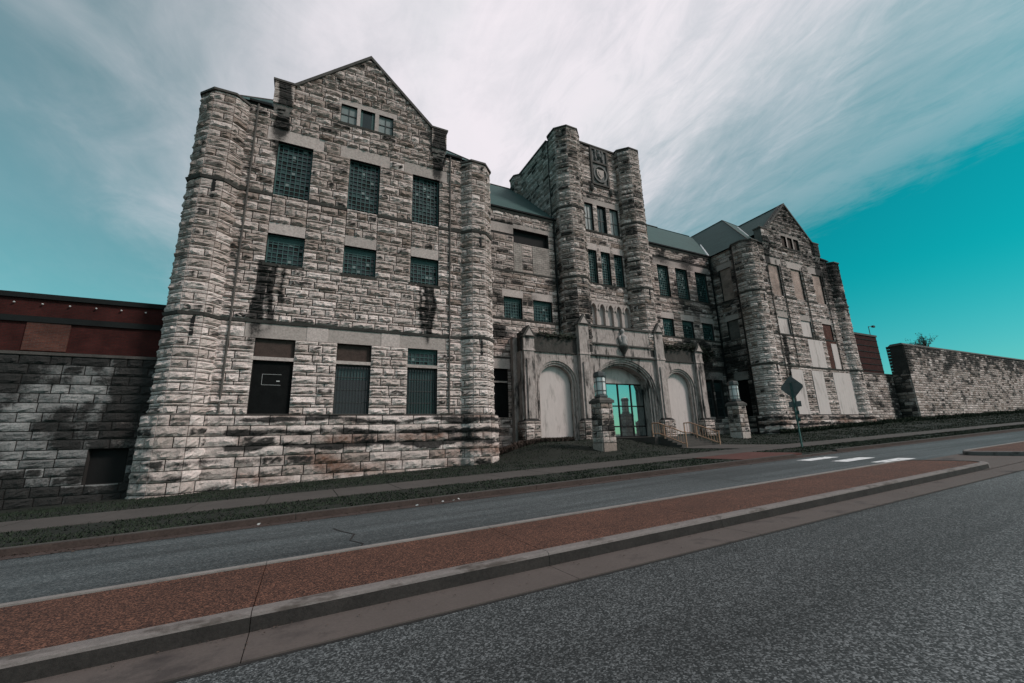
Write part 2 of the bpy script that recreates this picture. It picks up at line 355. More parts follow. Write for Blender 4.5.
def median(x0, x1, nose_l, nose_r, joints, label_root):
    root = bpy.data.objects.new('median', None); C.objects.link(root); root['kind'] = 'structure'; root.location = (max(x0, 0), 6, zr(max(x0, 0)))
    rr = 0.62
    xs = [x0] + [j for j in joints if x0 < j < x1] + [x1]
    H = 0.15
    for a, b_ in zip(xs, xs[1:]):
        # front kerb segment with rounded lip
        n = max(2, int((b_-a)/1.2)); e = 0.004
        prof = [(KF, -0.06), (KF+0.006, H-0.045), (KF+0.02, H-0.014), (KF+0.055, H), (KB, H+0.002), (KB, -0.06)]
        end_r = nose_r and b_ == x1; end_l = nose_l and a == x0
        aa = a + (rr if end_l else e); bb = b_ - (rr if end_r else e)
        k = MB(); ws = lin(aa, bb, n); vs = []; fs = []; q = len(prof)
        for w in ws: vs += [(w, y, zr(w)+z) for y, z in prof]
        for i in range(n):
            for j in range(q-1): fs.append((i*q+j, (i+1)*q+j, (i+1)*q+j+1, i*q+j+1))
        fs += [tuple(range(q))[::-1], tuple(range(n*q, n*q+q))]
        k.add(vs, fs); ks = k.build('kerb_stone', 'kerb_concrete', root, center=True)
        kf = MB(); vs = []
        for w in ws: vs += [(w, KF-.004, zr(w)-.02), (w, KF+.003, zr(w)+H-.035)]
        kf.add(vs, [(2*i, 2*i+2, 2*i+3, 2*i+1) for i in range(n)]); kf.build('shaded_scuffed_face', 'kerb_shade_grime', ks)  # dark facing: painted shade of the kerb front, plus scuffs
        for lo, hi, is_far in ((MF, MF+0.14, True),):
            kb = MB(); kb.hexa([(aa, lo, zr(aa)-0.05), (bb, lo, zr(bb)-0.05), (bb, hi, zr(bb)-0.05), (aa, hi, zr(aa)-0.05),
                                (aa, lo, zr(aa)+H+0.006), (bb, lo, zr(bb)+H+0.006), (bb, hi, zr(bb)+H), (aa, hi, zr(aa)+H)])
            kb.build('kerb_stone', 'line_paint', root, center=True)
        s = MB(); ws = lin(a+e if not end_l else a+rr-.01, b_-e if not end_r else b_-rr+.01, n); ya, yb = KB+0.004, MF-0.006
        vs = []; 
        for w in ws: vs += [(w, ya, zr(w)+H-0.012), (w, yb, zr(w)+H-0.012)]
        fs = [(2*i, 2*i+2, 2*i+3, 2*i+1) for i in range(n)]
        s.add(vs, fs)
        vs = []
        for w in (ws[0], ws[-1]): vs += [(w, ya, zr(w)+H-0.012), (w, yb, zr(w)+H-0.012), (w, ya, zr(w)), (w, yb, zr(w))]
        s.add(vs, [(0, 1, 3, 2), (4, 6, 7, 5)])
        s.build('median_slab', 'red_aggregate', root, center=True)
    for end, on, sg in ((x1, nose_r, 1), (x0, nose_l, -1)):
        if not on: continue
        k = MB(); cx = end - sg*rr; cy0 = KF+rr; cy1 = MF+0.14-rr; w = 0.17
        path = [(cx+sg*rr*math.sin(t), cy0-rr*math.cos(t), sg*math.sin(t), -math.cos(t)) for t in lin(0, math.pi/2, 8)] + \
               [(cx+sg*rr*math.sin(t), cy1-rr*math.cos(t), sg*math.sin(t), -math.cos(t)) for t in lin(math.pi/2, math.pi, 8)]
        prof = [(0, -0.06), (-0.006, H-0.045), (-0.02, H-0.014), (-0.055, H), (-w, H+0.002), (-w, -0.06)]
        vs = []; q = len(prof)
        for (x, y, nx_, ny_) in path: vs += [(x+nx_*d, y+ny_*d, zr(x)+z) for d, z in prof]
        fs = [(i*q+j, (i+1)*q+j, (i+1)*q+j+1, i*q+j+1) for i in range(len(path)-1) for j in range(q-1)]
        if sg < 0: fs = [f[::-1] for f in fs]
        k.add(vs, fs); k.build('kerb_nose', 'kerb_concrete', root, center=True)
        # slab corner fill
        s = MB(); ring = [(x+nx_*-(w+0.003), y+ny_*-(w+0.003)) for x, y, nx_, ny_ in path]
        if sg < 0: ring = ring[::-1]
        ctr = [(x, y, zr(x)+H-0.011) for x, y in ring]
        s.add(ctr, [tuple(range(len(ctr)))]); s.build('median_slab', 'red_aggregate', root, center=True)
median(-60, 17.5, False, True, [-50, -40, -30, -20, -13.1, -9.9, -6.7, -3.5, -0.30, 2.90, 6.1, 9.3, 12.5], 'a')
median(21.3, 130, True, False, [24, 27.2, 30.4, 33.6, 36.8, 40, 50, 60, 80, 100], 'b')

# far kerb, verge, pavement
def far_kerb():
    root = bpy.data.objects.new('kerb', None); C.objects.link(root); root['kind'] = 'structure'; root.location = (5, 11.6, zr(5))
    e = [-60, -40, -25] + [-16+3.2*i for i in range(11)] + [19.4 + 3.2*i for i in range(12)] + [70, 90, 130]
    for a, b_ in zip(e, e[1:]):
        low = 16.2 <= a < 19.5
        h = 0.03 if low else KH
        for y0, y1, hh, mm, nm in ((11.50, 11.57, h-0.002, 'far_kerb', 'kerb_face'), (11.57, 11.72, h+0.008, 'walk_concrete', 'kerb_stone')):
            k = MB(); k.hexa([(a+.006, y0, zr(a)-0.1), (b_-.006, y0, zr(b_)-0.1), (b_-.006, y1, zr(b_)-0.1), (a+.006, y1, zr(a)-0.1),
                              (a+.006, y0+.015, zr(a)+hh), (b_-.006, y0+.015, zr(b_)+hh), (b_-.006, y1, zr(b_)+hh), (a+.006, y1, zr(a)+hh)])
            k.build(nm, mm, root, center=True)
far_kerb()
def far_gutter():
    strip('far_gutter', 'far_kerb', -60, 130, 11.12, 11.50, 0.002, 90)
far_gutter()
SW0, SW1 = 14.25, 16.75
def pavement():
    root = bpy.data.objects.new('pavement', None); C.objects.link(root); root['kind'] = 'structure'; root.location = (5, 15, zr(5))
    e = [-60, -40, -25] + [-16+1.9*i for i in range(44)] + [80, 100, 130]
    for a, b_ in zip(e, e[1:]):
        k = MB(); d = .012; u = random.uniform(-.004, .004)
        k.hexa([(a+d, SW0, zr(a)), (b_-d, SW0, zr(b_)), (b_-d, SW1, zr(b_)), (a+d, SW1, zr(a)),
                (a+d, SW0, zr(a)+KH+.022+u), (b_-d, SW0, zr(b_)+KH+.022+u), (b_-d, SW1, zr(b_)+KH+.022+u), (a+d, SW1, zr(a)+KH+.022+u)])
        k.build('paving_slab', 'walk_concrete', root, center=True)
    # walk from the pavement to the steps
    for i in range(4):
        y0 = SW1 + .02 + i*1.13; y1 = y0+1.11
        k = MB(); x0, x1 = 23.0, 27.0
        zz = lambda x, y: zg(x, y)+.03
        k.hexa([(x0, y0, zz(x0, y0)-.3), (x1, y0, zz(x1, y0)-.3), (x1, y1, zz(x1, y1)-.3), (x0, y1, zz(x0, y1)-.3),
                (x0, y0, zz(x0, y0)), (x1, y0, zz(x1, y0)), (x1, y1, zz(x1, y1)), (x0, y1, zz(x0, y1))])
        k.build('paving_slab', 'walk_concrete', root, center=True)
pavement()
def ramp():
    b = MB(); x0, x1 = 16.2, 20.2
    n = 6
    for i in range(n):
        xa = x0+(x1-x0)*i/n+.006; xb = x0+(x1-x0)*(i+1)/n-.006
        b.hexa([(xa, 11.73, zr(xa)-.1), (xb, 11.73, zr(xb)-.1), (xb, 14.24, zr(xb)-.1), (xa, 14.24, zr(xa)-.1),
                (xa, 11.73, zr(xa)+.132), (xb, 11.73, zr(xb)+.132), (xb, 14.24, zr(xb)+.142), (xa, 14.24, zr(xa)+.142)])
    b.build('kerb_ramp', 'ramp_brick', kind='structure')
ramp()
for i, (xa, xb, ya, yb) in enumerate(((17.8, 19.8, 10.05, 10.60), (17.8, 19.8, 8.80, 9.35), (17.8, 19.8, 7.56, 8.10))):
    sheet('crossing_stripe', 'paint', lin(xa, xb, 3), [ya, yb], lambda x, y: zr(x)+0.003)
def crack(name, pts, w):
    b = MB(); vs = []
    for i, (x, y) in enumerate(pts): vs += [(x-w*random.uniform(.4, 1), y, zr(x)+0.0015), (x+w*random.uniform(.4, 1), y, zr(x)+0.0015)]
    b.add(vs, [(2*i, 2*i+1, 2*i+3, 2*i+2) for i in range(len(pts)-1)]); b.build(name, 'joint', kind='structure')
crack('road_crack', [(0.92, 7.25), (0.95, 7.6), (1.05, 7.9), (0.88, 8.3), (1.0, 8.8), (0.8, 9.3), (0.7, 9.7)], 0.022)
crack('road_crack', [(11.2, 7.25), (11.0, 8.0), (11.3, 8.9), (11.1, 9.8), (11.35, 10.9)], 0.015)

# ------------------------------------------------------------------ rock-faced stonework
STREAKS = [  # x, z top, z bottom, half width, strength, y range
    (-2.55, 22.6, 18.0, .5, 1.3, 24, 28), (-2.75, 20.5, 16.5, .2, .8, 24, 28), (-2.62, 10.35, 5.6, .26, 1.2, 24, 28), (-2.15, 10.35, 6.3, .24, 1.1, 24, 28), (-2.9, 9.0, 5.4, .22, .9, 24, 28), (-1.75, 10.2, 8.0, .16, .8, 24, 28), (-2.4, 10.3, 7.0, .5, .5, 24, 28),
    (7.45, 22.4, 18.2, .55, 1.3, 24, 28), (7.0, 10.35, 5.6, .22, 1.2, 24, 28), (6.6, 10.35, 6.6, .18, 1.1, 24, 28), (6.3, 10.3, 7.4, .14, .9, 24, 28), (6.8, 10.3, 7.0, .4, .5, 24, 28),
    (9.0, 2.0, 0.2, 1.1, .45, 24, 28), (45.1, 21.5, 17.9, .7, 1.3, 24, 28), (54.9, 22.3, 17.0, .7, 1.2, 24, 28),
    (45.3, 10.3, 5.2, .42, 1.2, 24, 28), (46.5, 19, 14.9, .2, .5, 24, 28), (38.5, 10.0, 6.5, 2.6, .62, 30.5, 32), (41.3, 9.8, 0.5, 1.2, .6, 30.5, 32),
    (57.0, 21.0, 13.0, 2.0, .45, 25, 30), (42.6, 9.5, -1, 9, .50, 27.2, 31.2), (42.6, 21, 12, 9, .22, 27.2, 31.2),
    (-8.0, 4.8, -2.2, .9, .45, 26, 28), (22.2, 14.0, 8.5, 1.9, .35, 29, 32)]
def stain_shade(x, y, z, zone):
    n = noise.noise((x*.45, y*.45, z*.6)); n2 = noise.noise((x*1.7+9, y*1.7, z*1.7))
    s = 0.0
    for sx_, zt, zb_, hw, st, y0, y1 in STREAKS:
        if y0 < y < y1 and zb_-.6 < z < zt+.2:
            w = hw*(0.75+.5*noise.noise((sx_*3, z*.9, 1)))
            d = abs(x-sx_-.25*noise.noise((z*.5, sx_, 4)))/w
            if d < 1.4:
                fade = min(1, (z-zb_+.6)/(.45*(zt-zb_)))
                s = max(s, st*max(0, min(1, (1.35-d)/.6))*max(0, fade))
    if zone == 'pav':
        s += max(0, n*.5+.02)*(.30 if z < 10 else .5) + (max(0, z-13)*.016)
        if x > 38: s += .10+max(0, n2*.35)+max(0, z-12)*.022
        if z < 1.8: s += max(0, .80*math.sin(z*9.5+n*2.5)+n2*.8+.18) * ((1 if z > -.1 else .35) if x > -3.5 else .5)
    elif zone == 'tower': s += max(0, n*.5+.17) + max(0, z-18)*.008
    elif zone == 'wing': s += max(0, n*.8+.2)+max(0, n2*.3) + max(0, z-16)*.01
    elif zone == 'perim':
        s += max(0, n*1.0+.2) + max(0, n2*.9) + .13*max(0, z-1.5) + (.75 if z < -1.35 else 0) + (.45*max(0, 1-abs(x+7.2)/1.3) if x > -9 else 0)
    elif zone == 'rwall': s += max(0, n*.5+.2) + max(0, n2*.3) + .15*max(0, z-7.2) + (.5 if 70 < x < 72 and y > 26.1 else 0)  # end face of the tall wall: painted shade added to the soot
    return max(0, s)

class Frame:
    def __init__(s, ox, oy, nx, ny): s.o = (ox, oy); s.n = (nx, ny); s.u = (-ny, nx)
    def p(s, u, z, d): return (s.o[0]+s.u[0]*u+s.n[0]*d, s.o[1]+s.u[1]*u+s.n[1]*d, z)
def make_stone(fr, u0, u1, z0, z1, zone, bulge, d0=0.0, gap=0.025, tint=None):
    w = u1-u0; h = z1-z0; g = min(gap, w*.2)
    u0 += g; u1 -= g; z0 += gap*.8; z1 -= gap*.8
    nx = max(2, min(8, int(round(w/.17)))); nz = 4 if h > .3 else 2
    us = lin(u0, u1, nx); zs = lin(z0, z1, nz)
    mean = (.70 - .30*sstep(6.0, 12.5, z0) if u0 < 30 else .48) if zone == 'pav' else (.28 if zone == 'perim' else .42)
    r = tint if tint is not None else min(1, max(0, random.gauss(mean, .2)))
    so = random.uniform(-.28, .28)*(.5 if zone == 'pav' else 1)
    dark = random.random() < (.10 if zone == 'pav' else .17)
    vs = []; ts = []
    tilt = random.uniform(-.8, .8)*bulge; tz = random.uniform(-1.0, .4)*bulge
    for i, u in enumerate(us):
        for j, z in enumerate(zs):
            edge = i in (0, nx) or j in (0, nz)
            if edge: d = .045 + random.uniform(0, .025); uu, zz = u, z
            else:
                d = .06 + bulge*random.uniform(.1, 1.25) + tilt*(i/nx-.5) + tz*(j/nz-.6)
                uu = u + random.uniform(-.3, .3)*w/nx; zz = z + random.uniform(-.25, .25)*h/nz
            p = fr.p(uu, zz, d0+max(.02, d)); vs.append(p)
            s = stain_shade(*p, zone)
            s = max(0, s+so*min(1, s*4))
            if dark and not edge: s += random.uniform(.25, .95)
            rust = 0.0
            if zone == 'pav' and z < 1.85: rust = max(0, noise.noise((p[0]*.35, 3, z*1.2))*2.8+.35) if p[0] > -3 else .1
            if zone == 'perim' and p[0] > -8.6 and z > .25: rust = 1.2*max(0, 1-abs(p[0]+7.7)/.9)*max(0, 1-abs(z-1.1)/1.4)
            ts.append((r, s, min(1.4, rust)))
    q = nz+1; n0 = len(vs)
    fs = [(i*q+j, (i+1)*q+j, (i+1)*q+j+1, i*q+j+1) for i in range(nx) for j in range(nz)]
    ring = [i*q for i in range(nx+1)] + [nx*q+j for j in range(1, q)] + [i*q+nz for i in range(nx-1, -1, -1)] + [j for j in range(nz-1, 0, -1)]
    for k in ring:
        i, j = divmod(k, q); p = fr.p(us[i], zs[j], d0-.02); vs.append(p); ts.append((ts[k][0], min(1, ts[k][1]+.3), ts[k][2]))
    L = len(ring)
    fs += [(n0+k, n0+(k+1) % L, ring[(k+1) % L], ring[k]) for k in range(L)]
    return vs, fs, ts
def levels(keys, pair=(.41, .18)):
    """course levels between the key heights, thick and thin courses in turn"""
    out = []
    for a, b in zip(keys, keys[1:]):
        H = b-a; P = pair[0]+pair[1] if pair[1] else pair[0]
        n = max(1, int(round(H/P)))
        if H < .34: out.append((a, b)); continue
        hs = []
        for k in range(n): hs += [pair[0]*random.uniform(.92, 1.08)] + ([pair[1]*random.uniform(.8, 1.25)] if pair[1] else [])
        if H < .55: hs = [1]
        sc = H/sum(hs); z = a
        for h in hs: out.append((z, z+h*sc)); z += h*sc
    return out
def lay(fr, u0, u1, courses, holes=(), cuts=(), clip=None, ws=(.5, 1.35), wthin=(.7, 1.7)):
    """stone rectangles of a wall; holes (u0,u1,z0,z1) stay open"""
    res = []; last = []
    for za, zb_ in courses:
        segs = [(u0, u1)]
        if clip:
            c = clip((za+zb_)/2)
            if c is None: continue
            segs = [(max(u0, c[0]), min(u1, c[1]))]
        blk = [h for h in holes if h[2] < zb_-.04 and h[3] > za+.04]
        for h in blk:
            ns = []
            for a, b in segs:
                if h[1] <= a or h[0] >= b: ns.append((a, b)); continue
                if h[0]-a > .06: ns.append((a, h[0]))
                if b-h[1] > .06: ns.append((h[1], b))
            segs = ns
        cc = [c for c in cuts if c[1] < zb_-.04 and c[2] > za+.04]
        for c in cc:
            ns = []
            for a, b in segs:
                if a+.1 < c[0] < b-.1: ns += [(a, c[0]), (c[0], b)]
                else: ns.append((a, b))
            segs = ns
        rng = ws if zb_-za > .3 else wthin
        for a, b in segs:
            u = a
            while u < b-1e-4:
                w = random.uniform(*rng)
                if b-(u+w) < rng[0]*.6: w = b-u if b-u < rng[1]*1.2 else (b-u)/2
                res.append((u, min(b, u+w), za, zb_)); u += w
    return res
STONES = []   # building stones: (verts, faces, tints, weight)
def lay_stones(fr, rects, zone, bulge=.12, d0=0., store=None, tints=None):
    st = STONES if store is None else store
    for a, b, c, d in rects:
        v, f, t = make_stone(fr, a, b, c, d, zone, bulge*(1 if d-c > .3 else .55), d0)
        p = fr.p((a+b)/2, (c+d)/2, 0); dist = math.hypot(p[0], p[1], p[2])
        view = abs(fr.n[0]*p[0]+fr.n[1]*p[1])/dist
        st.append((v, f, t, (b-a)*(d-c)*view/dist**2, p))
def backing(b, fr, u0, u1, z0, z1, holes, depth=.45, clip_poly=None):
    """wall face with real openings and reveals"""
    us = sorted({u0, u1, *[h[0] for h in holes], *[h[1] for h in holes]}); us = [u for u in us if u0 <= u <= u1]
    zs = sorted({z0, z1, *[h[2] for h in holes], *[h[3] for h in holes]}); zs = [z for z in zs if z0 <= z <= z1]
    for a, c in zip(us, us[1:]):
        for e, g in zip(zs, zs[1:]):
            mu, mz = (a+c)/2, (e+g)/2
            if any(h[0] < mu < h[1] and h[2] < mz < h[3] for h in holes): continue
            b.add([fr.p(a, e, 0), fr.p(c, e, 0), fr.p(c, g, 0), fr.p(a, g, 0)], [(0, 1, 2, 3)])
    for h in holes:
        a, c, e, g = h[:4]
        P = [fr.p(a, e, .03), fr.p(c, e, .03), fr.p(c, g, .03), fr.p(a, g, .03), fr.p(a, e, -depth), fr.p(c, e, -depth), fr.p(c, g, -depth), fr.p(a, g, -depth)]
        b.add(P, [(0, 1, 5, 4), (1, 2, 6, 5), (2, 3, 7, 6), (3, 0, 4, 7)])
def fbox(b, fr, u0, u1, z0, z1, d0, d1, ts=None):
    P = [fr.p(u0, z0, d1), fr.p(u1, z0, d1), fr.p(u1, z0, d0), fr.p(u0, z0, d0), fr.p(u0, z1, d1), fr.p(u1, z1, d1), fr.p(u1, z1, d0), fr.p(u0, z1, d0)]
    b.hexa(P)
def dressed(name, fr, u0, u1, z0, z1, d0, d1, parent, zone='pav', m_='stone_smooth', tint=None):
    """smooth-dressed block, cut fine enough to carry its stains"""
    b = MB(); nx = max(1, int((u1-u0)/.3)); nz_ = max(1, int((z1-z0)/.3))
    us = lin(u0, u1, nx); zs = lin(z0, z1, nz_); vs = []; ts = []; r = tint if tint is not None else random.uniform(.2, .9)
    for u in us:
        for z in zs:
            p = fr.p(u, z, d1); vs.append(p); ts.append((r, stain_shade(*p, zone)*.8, 0))
    q = nz_+1
    b.add(vs, [(i*q+j, (i+1)*q+j, (i+1)*q+j+1, i*q+j+1) for i in range(nx) for j in range(nz_)], ts)
    P = [fr.p(u0, z0, d1), fr.p(u1, z0, d1), fr.p(u1, z0, d0), fr.p(u0, z0, d0), fr.p(u0, z1, d1), fr.p(u1, z1, d1), fr.p(u1, z1, d0), fr.p(u0, z1, d0)]
    b.add(P, [(0, 3, 2, 1), (4, 5, 6, 7), (1, 2, 6, 5), (3, 0, 4, 7)], [(r, .15, 0)]*8)
    return b.build(name, m_, parent, center=True)

# ------------------------------------------------------------------ the prison building
B = empty('prison_building', 'long rock-faced limestone prison with gabled ends, turrets and a square central tower', 'building', (26.2, 31.0, -0.6))
AX = 26.2
F26 = Frame(0, 26.0, 0, -1); F31 = Frame(0, 31.2, 0, -1); F309 = Frame(0, 30.9, 0, -1)

def barred_window(fr, u0, u1, z0, z1, style='steel', depth=.22):
    """steel window: frame, dark glass and a grid of bars"""
    f = MB(); t = .07
    for a, c, e, g in ((u0, u1, z0, z0+t), (u0, u1, z1-t, z1), (u0, u0+t, z0+t, z1-t), (u1-t, u1, z0+t, z1-t)):
        fbox(f, fr, a, c, e, g, -depth-.06, -depth+.02)
    fm = 'green_metal' if style == 'steel' else 'iron'
    w = f.build('window', fm, B, center=True)
    part('pane', 'glass', w, lambda b: fbox(b, fr, u0+t, u1-t, z0+t, z1-t, -depth-.12, -depth-.09), center=True)
    g = MB(); W_ = u1-u0; H_ = z1-z0
    if style == 'steel':
        ncol = max(4, int(round(W_/.27))); nrow = max(4, int(round(H_/.28)))
        for i in range(1, ncol):
            u = u0+W_*i/ncol; fbox(g, fr, u-.021, u+.021, z0+t, z1-t, -depth-.06, -depth-.02)
        for j in range(1, nrow):
            z = z0+H_*j/nrow; fbox(g, fr, u0+t, u1-t, z-.023, z+.023, -depth-.06, -depth-.024)
        g.build('grille', 'green_metal', w, center=True)
        for mm, cnt in (('pane_pale', ncol*nrow//14), ('black', ncol*nrow//6), ('pane_teal', ncol*nrow//8)):
            q = MB()
            for _ in range(max(1, cnt)):
                i, j = random.randrange(ncol), random.randrange(nrow)
                fbox(q, fr, u0+W_*i/ncol+.03, u0+W_*(i+1)/ncol-.03, z0+H_*j/nrow+.03, z0+H_*(j+1)/nrow-.03, -depth-.085, -depth-.065-random.random()*.006)
            q.build('odd_panes', mm, w, center=True, kind='stuff')
        if H_ > 2.5:   # opened vent section
            part('vent', 'black', w, lambda b: fbox(b, fr, u0+W_*.25, u1-W_*.12, z0+H_*.06, z0+H_*.24, -depth-.08, -depth-.052), center=True)
            part('pane', 'pane_pale', w, lambda b: fbox(b, fr, u0+W_*.4, u0+W_*.52, z1-H_*.26, z1-H_*.14, -depth-.085, -depth-.06), center=True)
        else:
            part('head_panel', 'green_metal', w, lambda b: fbox(b, fr, u0+t, u1-t, z1-H_*.22, z1-t, -depth-.08, -depth-.04), center=True)
    else:
        n = int(W_/.17)
        for i in range(1, n):
            u = u0+W_*i/n; fbox(g, fr, u-.016, u+.016, z0+t, z1-t, -depth-.045, -depth-.012)
        for j in (1, 2, 3):
            z = z0+H_*j/4; fbox(g, fr, u0+t, u1-t, z-.03, z+.03, -depth-.06, -depth-.04)
        g.build('bars', 'iron', w, center=True)
        part('pane', 'pane_teal', w, lambda b: fbox(b, fr, u0+t, u1-t, z0+H_*.70, z1-H_*.07, -depth-.085, -depth-.07), center=True)
    return w
def belt(fr, u0, u1, z, h=.16, out=.17, name='belt_course'):
    b = MB(); n = max(1, int((u1-u0)/1.6)); us = lin(u0, u1, n)
    for a, c in zip(us, us[1:]):
        j = random.uniform(-.01, .01)
        P = [fr.p(a, z-h, .02), fr.p(c, z-h, .02), fr.p(c, z-h, -.05), fr.p(a, z-h, -.05), fr.p(a, z, out+j), fr.p(c, z, out+j), fr.p(c, z+.05, -.05), fr.p(a, z+.05, -.05)]
        P[0] = fr.p(a, z-h, out*.6+j); P[1] = fr.p(c, z-h, out*.6+j)
        b.hexa(P)
    return b.build(name, 'belt', B)

LED, B1, SIL, B2, EAVE = 1.81, 6.97, 10.37, 14.80, 20.9
COLS = [(-2.70, -0.78), (1.45, 3.35), (5.58, 7.46)]
PANELS = [(53.2, 55.3, 6.95, 10.22), (49.55, 52.35, 6.95, 10.12), (45.45, 47.45, 1.86, 6.55), (49.15, 51.25, 1.86, 6.55), (53.15, 57.0, 1.86, 6.55)]
def pavilion(x_off, mirror):
    cols = [(x_off-b, x_off-a) for a, b in COLS][::-1] if mirror else COLS
    ap = x_off-2.35 if mirror else 2.35
    T = lambda x: ap+x                         # offset from the gable axis
    ul, ur = T(-6.85), T(6.85)
    lint1 = []; holes = []; solid = []
    for a, b in cols:
        holes += [(a, b, LED, 5.97), (a, b, SIL, 12.28), (a, b, B2, 18.5)]
    attic = [(T(-1.67), T(-.67)), (T(-.45), T(.50)), (T(.76), T(1.72))]
    for a, b in attic: holes.append((a, b, 21.08, 22.55))
    if mirror: holes[-3-0:] = holes[-3:]
    wall = MB(); backing(wall, F26, ul, ur, -3.2, 20.72, [h for h in holes if h[3] < 20]); backing(wall, F26, T(-5.5), T(5.5), 20.72, 22.8, [h for h in holes if h[3] > 20])
    # gable triangle behind the coping
    wall.add([F26.p(T(-4.6), 22.8, 0), F26.p(T(4.6), 22.8, 0), F26.p(T(0), 27.1, 0)], [(0, 1, 2)])
    wl = wall.build('wall', 'mortar', B)
    # dressed blocks
    dr = []
    for a, b in cols:
        dr += [(a, b, 12.28, 12.98), (a-.62, b+.62, 18.5, 19.35)]
    dr.append((T(-1.85), T(1.98), 22.55, 22.95))
    for i, (a, b) in enumerate(cols):
        l = a-.55 if i == 0 else a-.56; r = b+.56
        dr.append((l, r, 5.97, 6.80))
    if mirror: dr = [d for d in dr if d[2] != 5.97]
    for d in dr: dressed('lintel', F26, *d[:4], -.05, .035 if d[3] > 13 else .045, B)
    mull = [(attic[0][1], attic[1][0]), (attic[1][1], attic[2][0])]
    for a, b in mull: dressed('mullion', F26, a, b, 21.08, 22.55, -.3, .03, B); dr.append((a, b, 21.08, 22.55))
    boxes = [((cols[0][1]+.56), (cols[1][0]-.56)), (cols[1][1]+.56, cols[2][0]-.56)]
    for a, b in boxes if not mirror else []: dressed('lintel', F26, a, b, 5.97, 6.80, -.05, .07, B, tint=1.0); dr.append((a, b, 5.97, 6.80))
    if mirror: dr += PANELS
    keys = [LED, 5.97, 6.80, B1, SIL, 12.28, 12.98, B2, 18.5, 19.35, 21.08, 22.55, 22.95, 27.0]
    def clip(z):
        if z < 22.9: return (ul, ur) if z < 20.7 else (T(-5.55), T(5.55))
        k = (27.1-z)/(27.1-22.8)*4.55
        return (T(-k), T(k)) if k > .2 else None
    cuts = [(c, 12.98, B2) for ab in cols for c in ab] + [(c, 12.28, 12.98) for ab in cols for c in ab]
    lay_stones(F26, lay(F26, ul, ur, levels(keys), holes+dr, cuts, clip), 'pav')
    # battered base
    base_z = -2.9 if not mirror else -0.6
    n = max(2, int(round((LED-base_z)/.52)))
    bc = [(base_z+(LED-.06-base_z)*i/n, base_z+(LED-.06-base_z)*(i+1)/n) for i in range(n)]
    fb = Frame(0, 25.78, 0, -1)
    bw = MB(); bw.box(ul, ur, 25.79, 25.995, base_z-.6, LED-.05); bw.build('plinth', 'mortar', B)
    lay_stones(fb, lay(fb, ul, ur, bc, ws=(.9, 1.9)), 'pav', .09)
    belt(F26, ul, ur, LED-.01, .10, .30, 'ledge')
    for z in (B1, B2):
        segs = [(ul, ur)]
        if z == B2:
            segs = []; u = ul
            for a, b in cols: segs.append((u, a)); u = b
            segs.append((u, ur))
        for a, b in segs: belt(F26, a, b, z)
    segs = []; 
    for a, b in cols: belt(F26, a-.12, b+.12, SIL, .14, .16, 'window_sill')
    if not mirror: belt(F26, cols[0][1]+.12, cols[1][0]-.12, SIL, .10, .10); belt(F26, cols[1][1]+.12, cols[2][0]-.12, SIL, .10, .10)
    else: belt(F26, ul, cols[2][1], SIL-.02, .14, .13)
    belt(F26, attic[0][0]-.15, attic[2][1]+.15, 21.06, .14, .15, 'window_sill')
    # gable coping and kneelers
    for sg in (-1, 1):
        b = MB()
        xk, zk, xa, za = T(sg*4.55), 22.60, T(0), 26.88
        P = []
        for x, z in ((xk, zk), (xa, za)): P.append((x, z))
        (x0, z0), (x1, z1) = P
        th = .20
        quad = [(x0, z0-.05), (x1, z1-.05), (x1, z1+th), (x0, z0+th)]
        if sg > 0: quad = [(x1, z1-.05), (x0, z0-.05), (x0, z0+th), (x1, z1+th)]
        b.extrude_xz(quad, 25.78, 26.5); b.build('gable_coping', 'coping', B)
        ka, kb = sorted((T(sg*4.45), T(sg*5.6)))
        fk = Frame(0, 25.80, 0, -1)
        k = MB(); k.box(ka+.02, kb-.02, 25.81, 26.6, 21.0, 22.62)
        lo, hi = (ka+.02, kb-.02)
        inner = hi if sg < 0 else lo
        k.hexa([(lo+.2, 25.99, 20.1), (hi-.2, 25.99, 20.1), (hi-.2, 26.3, 20.1), (lo+.2, 26.3, 20.1), (lo, 25.81, 20.999), (hi, 25.81, 20.999), (hi, 26.3, 20.999), (lo, 26.3, 20.999)])
        k.build('kneeler', 'grime_stone', B)
        lay_stones(fk, lay(fk, ka, kb, levels([21.0, 22.6])), 'pav', .05)
        part('coping', 'coping', B, lambda c: c.box(ka-.08, kb+.08, 25.70, 26.65, 22.62, 22.76))
    # corner turrets
    for sg in (-1, 1): turret(T(sg*7.9), 26.62, 1.20, base_z, 20.35, 'pav', LED, [B1, B2])
    # eave pieces between kneeler and turret
    for sg in (-1, 1):
        a, b = sorted((T(sg*5.62), T(sg*6.8)))
        boxp('gutter', 'dark_band', B, a, b, 25.82, 26.0, 20.72, 20.86)
    return cols, attic, T
def octo(cx, cy, a, rot=0):
    r = a/math.cos(math.pi/8)
    return [(cx+r*math.cos(math.pi/8+k*math.pi/4), cy+r*math.sin(math.pi/8+k*math.pi/4)) for k in range(8)]
